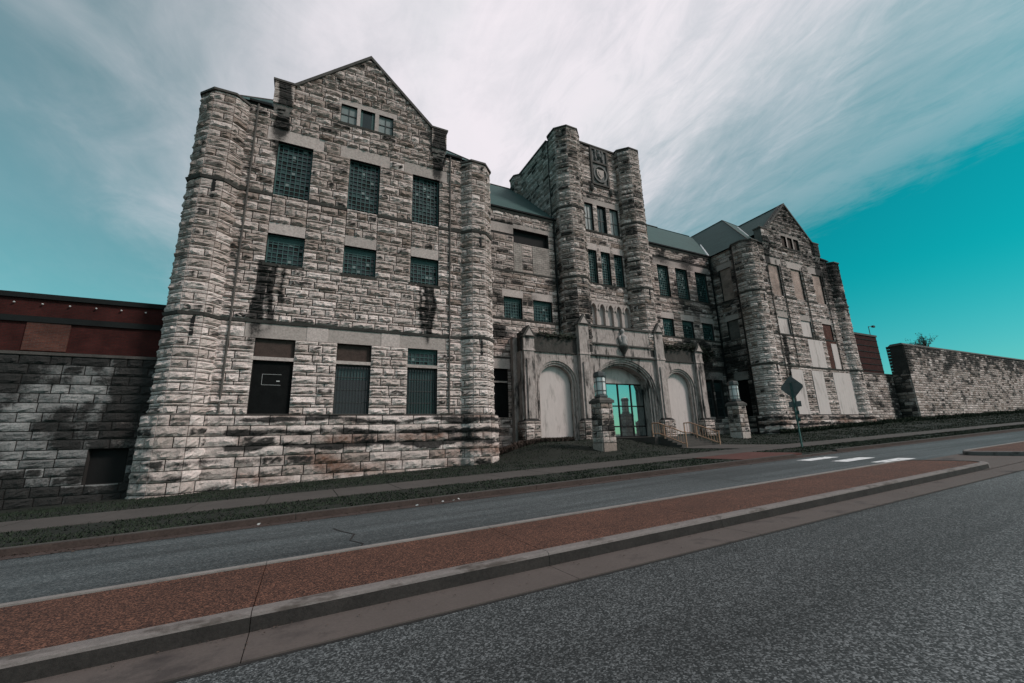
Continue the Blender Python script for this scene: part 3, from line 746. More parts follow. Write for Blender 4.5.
def turret(cx, cy, a, z0, z1, zone, ledge, belts, faces=(-135, -90, -45, 180, 0)):
    t = part('turret', 'mortar', B, lambda b: b.prism(octo(cx, cy, a), z0-.6, z1))
    keys = [z0 if ledge is None else ledge] + [z for z in belts] + [z1]
    cs = levels(keys)
    base = []
    if ledge is not None:
        n = max(2, int(round((ledge-z0)/.52))); base = [(z0+(ledge-.06-z0)*i/n, z0+(ledge-.06-z0)*(i+1)/n) for i in range(n)]
        part('turret_plinth', 'mortar', B, lambda b: b.prism(octo(cx, cy, a+.24), z0-.6, ledge-.05, octo(cx, cy, a+.2)))
        part('ledge', 'belt', B, lambda b: b.prism(octo(cx, cy, a+.30), ledge-.07, ledge+.03, octo(cx, cy, a+.06)))
    for ang in faces:
        n = (math.cos(R(ang)), math.sin(R(ang)))
        fr = Frame(cx+n[0]*a, cy+n[1]*a, *n)
        w = a*math.tan(math.pi/8)
        res = []
        for i, (za, zb_) in enumerate(cs):
            if zb_-za > .3 and (i//2+int(ang/45)) % 2 == 0:
                c = random.uniform(-.35, .35)*w; res += [(-w-.03, c, za, zb_), (c, w+.03, za, zb_)]
            else: res.append((-w-.03, w+.03, za, zb_))
        lay_stones(fr, res, zone, .10)
        if base:
            fb = Frame(cx+n[0]*(a+.23), cy+n[1]*(a+.23), *n); w2 = (a+.23)*math.tan(math.pi/8)
            res = []
            for i, (za, zb_) in enumerate(base):
                if i % 2: res.append((-w2-.03, w2+.03, za, zb_))
                else: c = random.uniform(-.3, .3)*w2; res += [(-w2-.03, c, za, zb_), (c, w2+.03, za, zb_)]
            lay_stones(fb, res, zone, .09)
    for z in belts:
        part('belt_course', 'belt', B, lambda b: b.prism(octo(cx, cy, a+.12), z-.17, z-.02, octo(cx, cy, a+.19)))
        n = (math.cos(R(-90)), math.sin(R(-90)))
        if z < 20: part('slit', 'black', B, lambda b: b.box(cx-.08+.1, cx+.08+.1, cy-a-.115, cy-a+.05, z-1.25, z-.22))
    part('turret_cap', 'coping', B, lambda b: b.prism(octo(cx, cy, a+.16), z1, z1+.14))
    return t

colsL, atticL, TL = pavilion(0, False)
colsR, atticR, TR = pavilion(52.4, True)

# left pavilion windows
for (a, b) in colsL:
    barred_window(F26, a, b, B2, 18.5); barred_window(F26, a, b, SIL, 12.28)
for i, (a, b) in enumerate(colsL):
    dressed('transom', F26, a-.04, b+.04, 4.74, 4.93, -.3, .05, B)
    if i == 0:
        boxp('window_board', 'board_brown', B, a, b, 26.14, 26.2, 4.93, 5.97)
        w = boxp('window_board', 'black_board', B, a, b, 26.12, 26.2, LED, 4.74); w['label'] = 'black painted sheet blocking the window'
        def hatch(bm):
            for d in ((-2.22, -1.3, 3.99, 4.005), (-2.22, -2.205, 3.42, 3.99), (-2.205, -1.3, 3.405, 3.42)): bm.box(d[0], d[1], 26.11, 26.119, d[2], d[3])
            bm.box(-1.52, -1.36, 26.10, 26.119, 3.60, 3.66)
        part('hatch_outline', 'lamp_white', w, hatch, center=True)
    else:
        if i == 1: boxp('window_board', 'board_brown', B, a, b, 26.2, 26.26, 4.93, 5.97)
        else: barred_window(F26, a, b, 4.93, 5.97, 'steel', .16)
        barred_window(F26, a, b, LED, 4.74, 'bars', .2)
for i, (a, b) in enumerate(atticL):
    boxp('attic_board' if i != 1 else 'pane', 'pane_pale' if i != 1 else 'glass', B, a, b, 26.14, 26.2, 21.08, 22.55)
    if i == 1: part('curtain', 'green_metal', B, lambda m_: (m_.box(a, a+.16, 26.10, 26.13, 21.08, 22.55), m_.box(b-.2, b, 26.10, 26.13, 21.08, 22.55)))
    else: part('window_frame', 'iron', B, lambda m_: (m_.box(a, b, 26.10, 26.13, 21.82, 21.88), m_.box((a+b)/2-.02, (a+b)/2+.02, 26.09, 26.12, 21.08, 22.55)))

# right pavilion infills
for (a, b) in colsR: boxp('brick_infill', 'brick_infill', B, a, b, 26.10, 26.3, B2, 18.5)
(c1, c2, c3) = colsR
boxp('rendered_infill', 'stucco', B, c1[0], c1[1], 26.06, 26.3, SIL, 12.29)
boxp('rendered_infill', 'stucco', B, c2[0], c2[1], 26.06, 26.3, SIL, 12.29)
o = boxp('brick_infill', 'brick_patch', B, c3[0], c3[1], 26.06, 26.3, SIL, 12.29); o['label'] = 'dark red brick blocking'
boxp('brick_infill', 'brick_patch', B, 53.2, 55.3, 25.95, 25.99, 6.98, 10.2)
boxp('rendered_panel', 'stucco', B, 54.1, 55.25, 25.90, 25.95, 6.98, 9.95)
boxp('rendered_panel', 'stucco', B, 49.55, 52.35, 25.90, 25.99, 6.98, 10.12)
boxp('rendered_panel', 'stucco', B, 45.45, 47.45, 25.90, 25.99, 1.86, 6.55)
boxp('rendered_panel', 'stucco', B, 49.15, 51.25, 25.90, 25.99, 1.86, 6.55)
boxp('rendered_panel', 'stucco', B, 53.15, 57.0, 25.90, 25.99, 1.86, 6.55)
for a, b in atticR: boxp('attic_board', 'board_brown', B, a, b, 26.14, 26.2, 21.08, 22.55)
for (a, b) in ((c1[0], c1[1]),):
    boxp('brick_infill', 'brick_infill', B, a, b, 26.10, 26.3, LED, 5.97)
for x, za, zb_ in ((46.95, 6.9, 18.6), (51.12, 10.3, 18.9), (55.35, 6.9, 19.0), (8.25, 1.9, 20.6), (-3.95, 1.9, 20.6), (44.55, 1.9, 19)):
    part('drainpipe', 'belt', B, lambda b: b.tube((x, 25.84, za), (x, 25.84, zb_), .055, n=8), center=True)

# wings
def wing(x0, x1, mirrored):
    mx = (lambda a, b: (a, b))
    holes = []; r2 = [(33.5, 35.08), (36.4, 38.1), (39.5, 41.3)] if mirrored else [(11.2, 13.1), (14.85, 16.62), (17.78, 19.72)]; r3 = [(33.6, 35.25), (36.35, 38.2), (39.5, 41.4)]
    dr = []
    for a, b in r2:
        a, b = mx(a, b); holes.append((a, b, 10.45, 12.42)); dr.append((a-.15, b+.15, 12.42, 13.1))
    if mirrored:
        for a, b in r3: holes.append((*mx(a, b), B2+.2, 18.6))
        dr.append((33.1, 41.9, 18.6, 19.3))
        r1 = [(38.25, 39.85), (40.1, 41.5)]
    else:
        holes.append((16.0, 19.72, 17.75, 19.18)); dr.append((13.4, 15.97, 18.55, 19.45)); dr.append((15.97, 20.45, 19.18, 19.62))
        holes.append((11.2, 13.0, B2+.2, 18.6))
        r1 = [(10.9, 12.3), (13.7, 15.0)]
    for a, b in r1: holes.append((a, b, 1.95, 5.97))
    dr.append((r1[0][0]-.2, r1[1][1]+.25, 5.97, 6.95))
    w = MB(); backing(w, F31, x0, x1, -2.2, EAVE-.1, holes); w.build('wall', 'mortar', B)
    for d in dr: dressed('lintel', F31, *d, -.05, .05, B, 'wing', tint=.9 if d[3] < 14 else .35)
    patch = []
    if not mirrored:   # blocked tall windows, pale fresh masonry between two old piers
        for a, b in ((15.95, 16.8), (17.9, 19.72)): patch.append((a, b, B2+.05, 17.72))
        for a, b, c, d in patch: boxp('block_infill', 'brick_block', B, a, b, 31.12, 31.25, c, d)
    keys = [-1.8, 1.95, 5.97, 6.95, 10.45, 12.42, 13.1, B2, 17.74, 18.6, 19.2, 19.6, EAVE-.1]
    lay_stones(F31, lay(F31, x0, x1, levels(keys), holes+dr+patch), 'wing', .075)
    for z in (B2+.1, 6.97, 10.43): belt(F31, x0, x1, z, .14, .15)
    belt(F31, x0, x1, EAVE-.12, .2, .22, 'cornice')
    for a, b in r2: barred_window(F31, *mx(a, b), 10.45, 12.42)
    if mirrored:
        for a, b in r3: barred_window(F31, *mx(a, b), B2+.2, 18.6)
        for a, b in r1: barred_window(F31, a, b, 1.95, 5.97, 'bars', .2)
    else:
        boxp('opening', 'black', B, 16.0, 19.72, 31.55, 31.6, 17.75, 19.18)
        barred_window(F31, 11.2, 13.0, B2+.2, 18.6)
        for a, b in r1:
            boxp('window_board', 'black_board', B, a, b, 31.42, 31.5, 1.95, 5.97); dressed('transom', F31, a, b, 4.8, 4.93, -.2, -.02, B, 'wing')
    boxp('gutter', 'dark_band', B, x0, x1, 30.88, 31.10, EAVE-.06, EAVE+.09)
wing(9.9, 20.9, False); wing(31.4, 42.5, True)
for x in (13.35, 42.15, 20.35): part('drainpipe', 'dark_band', B, lambda b: b.tube((x, 31.0, 0.2), (x, 31.0, 20.8), .08, n=8), center=True)

# side wall of the right gabled end, facing the court
FS = Frame(42.6, 31.2, -1, 0)     # u runs towards the street
sh = [(.95, 2.35, 15.0, 18.8), (.95, 2.3, 10.4, 12.6), (.95, 2.3, 1.9, 5.8)]
w = MB(); backing(w, FS, 0, 5.2, -1.5, EAVE, sh); w.build('wall', 'mortar', B)
sd_ = [(.7, 2.6, 18.8, 19.5), (.8, 2.45, 12.6, 13.2), (.8, 2.45, 5.8, 6.7)]
for d in sd_: dressed('lintel', FS, *d, -.05, .05, B, 'wing')
lay_stones(FS, lay(FS, 0, 4.1, levels([-1, 1.9, 5.8, 6.7, 10.4, 12.6, 13.2, 15, 18.8, 19.5, EAVE]), sh+sd_), 'wing', .08)
part('brick_infill', 'brick_infill', B, lambda b: fbox(b, FS, .95, 2.35, 15, 18.8, -.3, -.12))
part('window_board', 'grime_stone', B, lambda b: fbox(b, FS, .95, 2.3, 10.4, 12.6, -.3, -.2))
part('window_board', 'black_board', B, lambda b: fbox(b, FS, .95, 2.3, 1.9, 5.8, -.3, -.2))
for z in (B1, B2): belt(FS, 0, 4.0, z)
# plain flanks and rear, closed so the building stands as a body
def flanks(b):
    b.box(-5.6, 9.8, 26.5, 44, -3, EAVE-.02); b.box(42.62+.48, 58.0, 26.5, 44, -2, EAVE-.02)
    b.box(9.82, 20.6, 31.7, 47, -2.5, EAVE-.04); b.box(31.8, 43.0, 31.7, 47, -2, EAVE-.04)
    b.box(21.24, 31.5, 31.6, 39.8, -2, 30.4)
part('rear_wall', 'stone_courses', B, flanks)

# roofs
def roofs():
    for T in (TL, TR):
        x0, x1, y0, pk, py_ = T(-7.85), T(7.85), 26.05, 29.0, 33.9
        e = EAVE-.02; yb = 44
        b = MB()
        b.add([(x0, y0, e), (x1, y0, e), (T(0), py_, pk)], [(0, 1, 2)])
        b.add([(x0, yb, e), (x0, y0, e), (T(0), py_, pk), (T(0), yb, pk)], [(0, 1, 2, 3)])
        b.add([(x1, y0, e), (x1, yb, e), (T(0), yb, pk), (T(0), py_, pk)], [(0, 1, 2, 3)])
        b.add([(x1, yb, e), (x0, yb, e), (T(0), yb, pk)], [(0, 1, 2)])
        # cross roof behind the gable
        rz = 26.95; yr = y0+(rz-e)*(py_-y0)/(pk-e); k = 4.5
        zl = rz-(4.3/4.55)*k; yl = y0+max(.3, (zl-e)*(py_-y0)/(pk-e))
        for sg in (-1, 1):
            P = [(T(0), 26.45, rz), (T(0), yr, rz), (T(sg*k), yl, zl), (T(sg*k), 26.45, zl)]
            b.add(P, [(0, 1, 2, 3) if sg < 0 else (3, 2, 1, 0)])
        rf = b.build('roof', 'roof', B)
        sg = -1 if T is TR else 1
        part('flashing', 'flashing', rf, lambda m_: m_.tube((T(0), yr, rz+.03), (T(sg*k), yl+.1, zl+.06), .07, n=6))
        part('ridge_cap', 'coping', rf, lambda m_: (m_.tube((T(0), 26.5, rz+.03), (T(0), yr, rz+.03), .08, n=6), m_.tube((T(0), py_, pk+.02), (T(0), yb, pk+.02), .08, n=6),
             m_.tube((T(0), py_, pk+.02), (x0, y0, e+.03), .05, n=6), m_.tube((T(0), py_, pk+.02), (x1, y0, e+.03), .05, n=6)))
    for x0, x1, v0, v1, xv in ((9.0, 20.9, 'v', None, 10.2), (31.5, 43.5, None, 'v', 42.2)):
        e = EAVE+.04; yr, zr_ = 39.4, 29.3
        xa = x0 if x0 > 20 else x0-7; xb = x1 if x1 < 22 else x1+6
        b = MB()
        if x0 < 20: P = [(10.15, 31.0, e), (x1, 31.0, e), (x1, yr, zr_), (10.15-7.6, yr-.6, zr_-.6)]
        else: P = [(x0, 31.0, e), (42.25, 31.0, e), (42.25+7.6, yr-.6, zr_-.6), (x0, yr, zr_)]
        b.add(P, [(0, 1, 2, 3)])
        b.add([(x0 if x0 > 20 else 2.5, yr, zr_), (x1 if x1 < 22 else 50, yr, zr_), (x1 if x1 < 22 else 50, 47.6, e), (x0 if x0 > 20 else 2.5, 47.6, e)], [(0, 1, 2, 3)])
        rf = b.build('roof', 'roof', B)
        if x0 > 20: part('flashing', 'flashing', rf, lambda m_: m_.tube((42.3, 31.12, e+.10), (42.3+4.0, 31.0+4.0, e+4.12), .10, n=6))
        part('ridge_cap', 'coping', rf, lambda m_: m_.tube((x0, yr, zr_+.03), (x1, yr, zr_+.03), .08, n=6))
roofs()

# central tower
TX0, TX1 = 23.62, 28.78
th = [(24.12, 25.14), (25.70, 26.82), (27.36, 28.48)]
t_holes = [(a, b, 20.62, 23.75) for a, b in th] + [(a, b, 14.95, 18.5) for a, b in th]
lan = [(23.62, 28.82, 10.62, 13.0)]
w = MB(); backing(w, F309, TX0-.3, TX1+.3, 8, 30.75, t_holes + [(23.7, 28.7, 10.7, 12.9)]); w.build('wall', 'mortar', B)
tdr = [(23.85, 28.75, 23.75, 24.35)] + [(a-.12, b+.12, 18.5, 19.2) for a, b in th]
for a, b, c, d in tdr: dressed('lintel', F309, a, b, c, d, -.05, .05, B, 'tower', tint=.9 if c < 20 and c > 15 else .4)
coat = [(25.3, 27.6, 26.1, 30.75)]
lay_stones(F309, lay(F309, TX0, TX1, levels([9.6, 10.6, 13.05, 13.35, 14.4, 14.95, 18.5, 19.2, 20.62, 23.75, 24.35, 26.0, 30.7]), t_holes+tdr+lan+coat), 'tower', .075)
for a, b, z0, z1 in [(th[0][1], th[1][0], 20.62, 23.75), (th[1][1], th[2][0], 20.62, 23.75)]: dressed('mullion', F309, a+.1, b-.1, z0, z1, -.15, .06, B, 'tower')
for i, (a, b) in enumerate(th):
    boxp('window_board' if i != 1 else 'pane', 'pane_pale' if i != 1 else 'glass', B, a, b, 31.12, 31.2, 20.62, 23.75)
    part('window_frame', 'iron', B, lambda m_: (m_.box(a, b, 31.08, 31.11, 22.1, 22.17), m_.box((a+b)/2-.025, (a+b)/2+.025, 31.07, 31.10, 20.62, 23.75)))
    barred_window(F309, a, b, 14.95, 18.5)
for z in (20.6, 14.9, 26.0): belt(F309, TX0, TX1, z, .16, .18)
belt(F309, TX0, TX1, 25.0, .14, .14)
for x in (25.2, 27.7): part('corbel', 'coping', B, lambda b: b.lathe((x, 30.72, 25.15), [(.05, 0), (.2, .25), (.24, .6), (.12, .85)], 10))
part('coping', 'coping', B, lambda b: b.box(TX0, TX1, 30.72, 31.6, 30.75, 30.92))
tur = []
for sg in (-1, 1): turret(AX+sg*4.06, 31.0, 1.45, 8.2, 30.85, 'tower', None, [14.75, 22.0], (-135, -90, -45, 180, 0))
# tower flank facing the left wing, and its rear turret
FT = Frame(20.72, 39.2, -1, 0)
part('wall', 'mortar', B, lambda b: fbox(b, FT, -.2, 7.8, 20, 30.6, -.5, 0))
lay_stones(FT, lay(FT, 0, 7.3, levels([21, 30.55])), 'tower', .08)
part('coping', 'coping', B, lambda b: fbox(b, FT, -.2, 7.2, 30.6, 30.78, -.6, .14))
turret(21.3, 38.9, 1.2, 20, 30.4, 'tower', None, [22.0], (180, -135, -90))
# blind arcade of five lancets
def lancets():
    n = 5; x0 = 23.66; wd = (28.80-x0)/n; b = MB()
    for i in range(n):
        a = x0+i*wd; c = a+wd; m_ = (a+c)/2; hw = wd*.34
        pts = []
        for k in range(9):
            t = k/8; x = m_-hw+2*hw*t; f = abs(x-m_)/hw
            pts.append((x, 12.05 + .72*math.sqrt(max(0, 1-f**1.6))))
        top = [(m_+(p-m_)*1.42, z+.22) for p, z in pts]
        # plate above the opening
        for (p, q) in zip(pts, pts[1:]):
            b.extrude_xz([(p[0], p[1]), (q[0], q[1]), (q[0], 13.02), (p[0], 13.02)], 30.80, 31.1)
        b.extrude_xz([(a, 10.66), (m_-hw, 10.66), (m_-hw, 13.02), (a, 13.02)], 30.80, 31.1)
        b.extrude_xz([(m_+hw, 10.66), (c, 10.66), (c, 13.02), (m_+hw, 13.02)], 30.80, 31.1)
        for (p, q), (tp, tq) in zip(zip(pts, pts[1:]), zip(top, top[1:])):
            b.extrude_xz([p, q, (tq[0] if abs(tq[0]-m_) < wd/2 else m_+math.copysign(wd/2-.01, tq[0]-m_), tq[1]), (tp[0] if abs(tp[0]-m_) < wd/2 else m_+math.copysign(wd/2-.01, tp[0]-m_), tp[1])], 30.70, 30.79)
    ob = b.build('lancet_arcade', 'stone_smooth', B)
    for i in range(n): boxp('blind_panel', 'stucco', ob, x0+i*wd+wd*.15, x0+(i+1)*wd-wd*.15, 31.12, 31.2, 10.66, 12.85)
lancets()
# carved coat of arms high on the tower
def arms():
    root = part('carved_panel', 'relief_stone', B, lambda b: b.box(25.3, 27.6, 30.80, 31.0, 26.1, 30.6))
    def frame(b):
        for d in ((25.3, 25.5, 26.1, 30.6), (27.4, 27.6, 26.1, 30.6), (25.5, 27.4, 30.4, 30.6), (25.5, 27.4, 28.75, 28.95), (25.5, 27.4, 26.1, 26.3)):
            b.box(d[0], d[1], 30.66, 30.799, d[2], d[3])
    part('frame', 'coping', root, frame)
    def ring(b):
        n = 24; vs = []; fs = []
        for i in range(n):
            q = 2*math.pi*i/n
            for r_, y in ((.92, 30.8), (.92, 30.64), (.74, 30.64), (.74, 30.8)): vs.append((26.45+r_*math.cos(q), y, 27.5+1.12*r_*math.sin(q)))
        for i in range(n):
            for j in range(3): fs.append((i*4+j, ((i+1) % n)*4+j, ((i+1) % n)*4+j+1, i*4+j+1))
        b.add(vs, fs)
    part('seal_ring', 'relief_stone', root, ring)
    def shield(b):
        pl = [(26.45, 26.85), (26.85, 27.3), (26.92, 28.0), (25.98, 28.0), (26.05, 27.3)]
        b.extrude_xz(pl, 30.66, 30.8); b.extrude_xz([(x+(26.45-x)*.45, 27.5+(z-27.5)*.5) for x, z in pl], 30.60, 30.659)
    part('shield', 'stone_smooth', root, shield)
    def upper(b):
        for x in (26.0, 26.9): b.lathe((x, 30.74, 29.1), [(.08, 0), (.17, .25), (.1, .7), (.16, 1.0), (.12, 1.3), (.02, 1.45)], 8)
        b.lathe((26.45, 30.76, 29.35), [(.05, 0), (.28, .2), (.33, .5), (.2, .8), (.24, 1.0), (.03, 1.2)], 10)
    part('carving', 'relief_stone', root, upper)
arms()

# entrance portal
PORT = part('portal', 'portal_stone', B, lambda b: (b.box(15.3, 21.3, 30.62, 31.19, -1, 8.6), b.box(31.1, 37.1, 30.62, 31.19, -1, 8.6), b.box(21.35, 31.05, 31.2, 31.5, 5.2, 9.6)))
def arch_z(x, hw, spring, apex):
    f = min(1, abs(x)/hw); return spring + (apex-spring)*max(0, (1-f**1.9))**.55
def arch_bay(x0, x1, xc, hw, spring, apex, y0, y1, z0, z1, rings, name='arch_bay'):
    b = MB(); n = 22
    tot = hw + rings*.17
    def pts(h, ap): return [(xc-h+2*h*i/n, arch_z(-h+2*h*i/n, h, spring, ap)) for i in range(n+1)]
    o = pts(tot, apex+rings*.17)
    for p, q in zip(o, o[1:]): b.extrude_xz([p, q, (q[0], z1), (p[0], z1)], y0, y1)
    b.box(x0, xc-tot, y0, y1, z0, z1); b.box(xc+tot, x1, y0, y1, z0, z1)
    bay = b.build(name, 'portal_stone', B)
    for r in range(rings):     # stepped mouldings running down the jambs
        ho = tot - r*.17; hi = ho-.17; ao = apex+(rings-r)*.17; ai = ao-.17
        yy = y0 + .10 + .17*r; k = MB()
        P, Q = pts(ho, ao), pts(hi, ai)
        for i in range(n): k.extrude_xz([Q[i], Q[i+1], P[i+1], P[i]], yy-.06*(r % 2), y1)
        for sg in (-1, 1):
            a, c = sorted((xc+sg*hi, xc+sg*ho)); k.box(a, c, yy-.06*(r % 2), y1, z0, spring+.001)
            k.tube((xc+sg*hi, yy, z0), (xc+sg*hi, yy, spring), .065, n=8)
        k.build('archivolt', 'portal_stone', bay)
    return bay
arch_bay(15.62, 21.2, 19.0, 1.68, 4.85, 6.30, 29.80, 30.6, -.9, 7.3, 2)
arch_bay(31.2, 36.78, 33.4, 1.68, 4.85, 6.30, 29.80, 30.6, -.9, 7.3, 2)
arch_bay(22.2, 30.2, AX, 3.28, 4.5, 6.62, 29.62, 30.98, -.4, 7.3, 3)
boxp('rendered_infill', 'stucco', B, 17.2, 20.8, 30.42, 30.6, .25, 6.45)
boxp('rendered_infill', 'stucco', B, 31.6, 35.2, 30.42, 30.6, .25, 6.45)
o = boxp('rendered_infill', 'stucco', B, 22.7, 29.7, 30.99, 31.1, 5.08, 6.9)
for x0, x1, za, zz in ((15.62, 21.2, 7.3, 8.75), (31.2, 36.78, 7.3, 8.75)):
    p_ = MB(); p_.box(x0, x1, 29.76, 30.4, za+.12, zz); p_.box(x0, x1, 29.66, 30.5, zz, zz+.16); p_.box(x0, x1, 29.68, 30.3, za, za+.12)
    p_.build('parapet', 'portal_dark', B)
def cpar(b):
    b.box(22.2, 30.2, 29.56, 30.3, 7.42, 10.0)
part('parapet', 'portal_stone', B, cpar)
for z, h in ((10.0, .17), (8.36, .13), (7.3, .12)): part('string_course', 'coping', B, lambda b: b.box(22.2, 30.2, 29.42, 30.36, z, z+h))
def portal_pier(x0, x1, ztop, yf):
    xm = (x0+x1)/2; b = MB()
    b.box(x0, x1, yf, 30.5, 1.7, ztop-1.0)
    b.hexa([(x0-.06, yf-.06, 7.28), (x1+.06, yf-.06, 7.28), (x1+.06, 30.4, 7.28), (x0-.06, 30.4, 7.28), (x0-.02, yf-.02, 7.48), (x1+.02, yf-.02, 7.48), (x1+.02, 30.4, 7.48), (x0-.02, 30.4, 7.48)])
    pr = b.build('pier', 'portal_stone', B)
    c = MB(); zt = ztop-1.0
    c.extrude_xz([(x0-.12, zt), (x1+.12, zt), (xm, ztop)], yf-.12, 30.5)
    c.build('pier_cap', 'coping', pr)
    part('cap_face', 'stone_smooth', pr, lambda b: b.extrude_xz([(x0+.12, zt+.08), (x1-.12, zt+.08), (xm, ztop-.3)], yf-.17, yf-.121))
    part('pilaster', 'portal_stone', pr, lambda b: b.box(x0+.22, x1-.22, yf-.12, yf-.001, 1.75, 6.6))
    bz = MB(); bz.box(x0-.18, x1+.18, yf-.2, 30.5, -1, 1.55); bz.hexa([(x0-.18, yf-.2, 1.55), (x1+.18, yf-.2, 1.55), (x1+.18, 30.5, 1.55), (x0-.18, 30.5, 1.55), (x0, yf, 1.75), (x1, yf, 1.75), (x1, 30.5, 1.75), (x0, 30.5, 1.75)])
    bz.build('pier_base', 'mortar', pr)
    fr = Frame(0, yf-.21, 0, -1); lay_stones(fr, lay(fr, x0-.18, x1+.18, levels([-.9, 1.55]), ws=(.4, .8), wthin=(.5, 1)), 'wing', .09)
    fr = Frame(x0-.19, 30.5, -1, 0); lay_stones(fr, lay(fr, 0, 30.5-yf+.2, levels([-.9, 1.55]), ws=(.4, .8), wthin=(.5, 1)), 'wing', .09)
portal_pier(15.72, 16.72, 9.45, 29.45); portal_pier(21.2, 22.25, 11.0, 29.30); portal_pier(30.15, 31.2, 11.0, 29.30); portal_pier(35.68, 36.68, 9.45, 29.45)
# sculpture over the arch
def bracket(b): b.lathe((AX+.05, 29.42, 7.25), [(.06, 0), (.12, .35), (.34, .75), (.5, 1.0), (.5, 1.12)], 12)
part('statue_bracket', 'coping', B, bracket)
def sculpt(b):
    b.lathe((AX+.05, 29.42, 8.38), [(.34, 0), (.38, .2), (.30, .55), (.36, .8), (.30, 1.0), (.13, 1.12), (.12, 1.2), (.2, 1.32), (.21, 1.48), (.12, 1.62), (.02, 1.66)], 14)
    for sg in (-1, 1):
        b.hexa([(AX+.05+sg*.28, 29.25, 8.6), (AX+.05+sg*.42, 29.3, 8.6), (AX+.05+sg*.42, 29.5, 8.6), (AX+.05+sg*.28, 29.5, 8.6), (AX+.05+sg*.3, 29.3, 9.35), (AX+.05+sg*.52, 29.35, 9.25), (AX+.05+sg*.52, 29.5, 9.25), (AX+.05+sg*.3, 29.5, 9.35)])
part('statue', 'statue', B, sculpt, smooth=True)
# glazed doors
def doors():
    x0, x1, z0, z1, y = 22.95, 29.5, .10, 5.08, 31.02
    xs = [x0, 24.80, 26.38, 27.92, x1]
    d = MB(); t = .06
    for x in xs: d.box(x-t, x+t, y-.12, y, z0, z1)
    for a, b in zip(xs, xs[1:]):
        for z in (z0+.06, 2.95, z1-.06): d.box(a+t, b-t, y-.10, y-.01, z-.055, z+.055)
    fr = d.build('door', 'black', B)
    for i, (a, b) in enumerate(zip(xs, xs[1:])):
        boxp('pane', 'door_glass', fr, a+t, b-t, y-.05, y-.03, 3.005, z1-.115)
        boxp('pane', 'door_glass', fr, a+t, b-t, y-.05, y-.03, z0+.115, 2.895)
        part('mid_rail', 'black', fr, lambda m_: m_.box(a+t, b-t, y-.09, y-.051, 1.02, 1.14))
        part('handle', 'lantern_metal', fr, lambda m_: m_.tube((b-t-.12 if i % 2 == 0 else a+t+.12, y-.16, .95), (b-t-.12 if i % 2 == 0 else a+t+.12, y-.16, 1.6), .02, n=6))
doors()

# stones: the largest in view singly, the others together
STONES.sort(key=lambda s: -s[3])
wall_main = [o for o in bpy.data.objects if o.name == 'wall'][0]
for v, f, t, wgt, p in STONES[:300]:
    b = MB(); b.add(v, f, t); b.build('stone', 'stone', wall_main, center=True)
rest = MB()
for v, f, t, wgt, p in STONES[300:]: rest.add(v, f, t)
rest.build('stonework', 'stone', B, kind='stuff')

# ------------------------------------------------------------------ perimeter walls and buildings beside
def perimeter_left():
    Wt = empty('perimeter_wall', 'soot-blackened stone wall with a small black opening, below dark red brickwork', 'wall', (-10, 27.2, zg(-10, 25.5)))
    fr = Frame(0, 26.9, 0, -1); hole = [(-8.95, -7.5, -1.32, .27)]
    x0, x1 = -45, -6.3
    b = MB(); backing(b, fr, x0, x1, -3.6, 4.70, hole, .5)
    b.box(x0, x1, 26.95+.45, 27.3, -3.6, 4.69)
    b.build('wall', 'mortar', Wt)
    boxp('opening', 'black', Wt, -8.95, -7.5, 27.2, 27.25, -1.32, .27)
    rects = lay(fr, -30, x1, levels([-2.6, -1.32, .27, 4.62], (.42, 0)), hole, ws=(.6, 1.4))
    st = []; lay_stones(fr, rects, 'perim', .05, store=st)
    rest = MB(); n = 0
    st.sort(key=lambda s: -s[3])
    for v, f, t, wgt, p in st:
        if p[0] > -14.5 and n < 290:
            q = MB(); q.add(v, f, t); q.build('stone', 'stone_grey', Wt, center=True); n += 1
        else: rest.add(v, f, t)
    rest.build('stonework', 'stone_grey', Wt, kind='stuff')
    boxp('coping', 'coping', Wt, x0, x1, 26.78, 27.3, 4.62, 4.76)
perimeter_left()
def brick_left():
    b = empty('brick_building', 'low dark red brick block with row of white lamps under its parapet', 'building', (-15, 33, zg(-15, 26)))
    boxp('wall', 'brick_red', b, -50, -6.9, 27.32, 40, -2.6, 7.45)
    boxp('parapet', 'dark_band', b, -50, -6.9, 27.2, 40.1, 7.45, 7.70)
    boxp('cornice', 'dark_band', b, -50, -6.9, 27.22, 27.32, 6.28, 6.56)
    boxp('brick_patch', 'brick_patch', b, -12.2, -10.65, 27.26, 27.319, 4.9, 6.27)
    for i in range(8):
        x = -7.9-i*.98; part('lamp', 'lamp_white', b, lambda m_: m_.lathe((x, 27.24, 7.18), [(.02, -.03), (.045, 0), (.04, .03), (.02, .05)], 8))
brick_left()
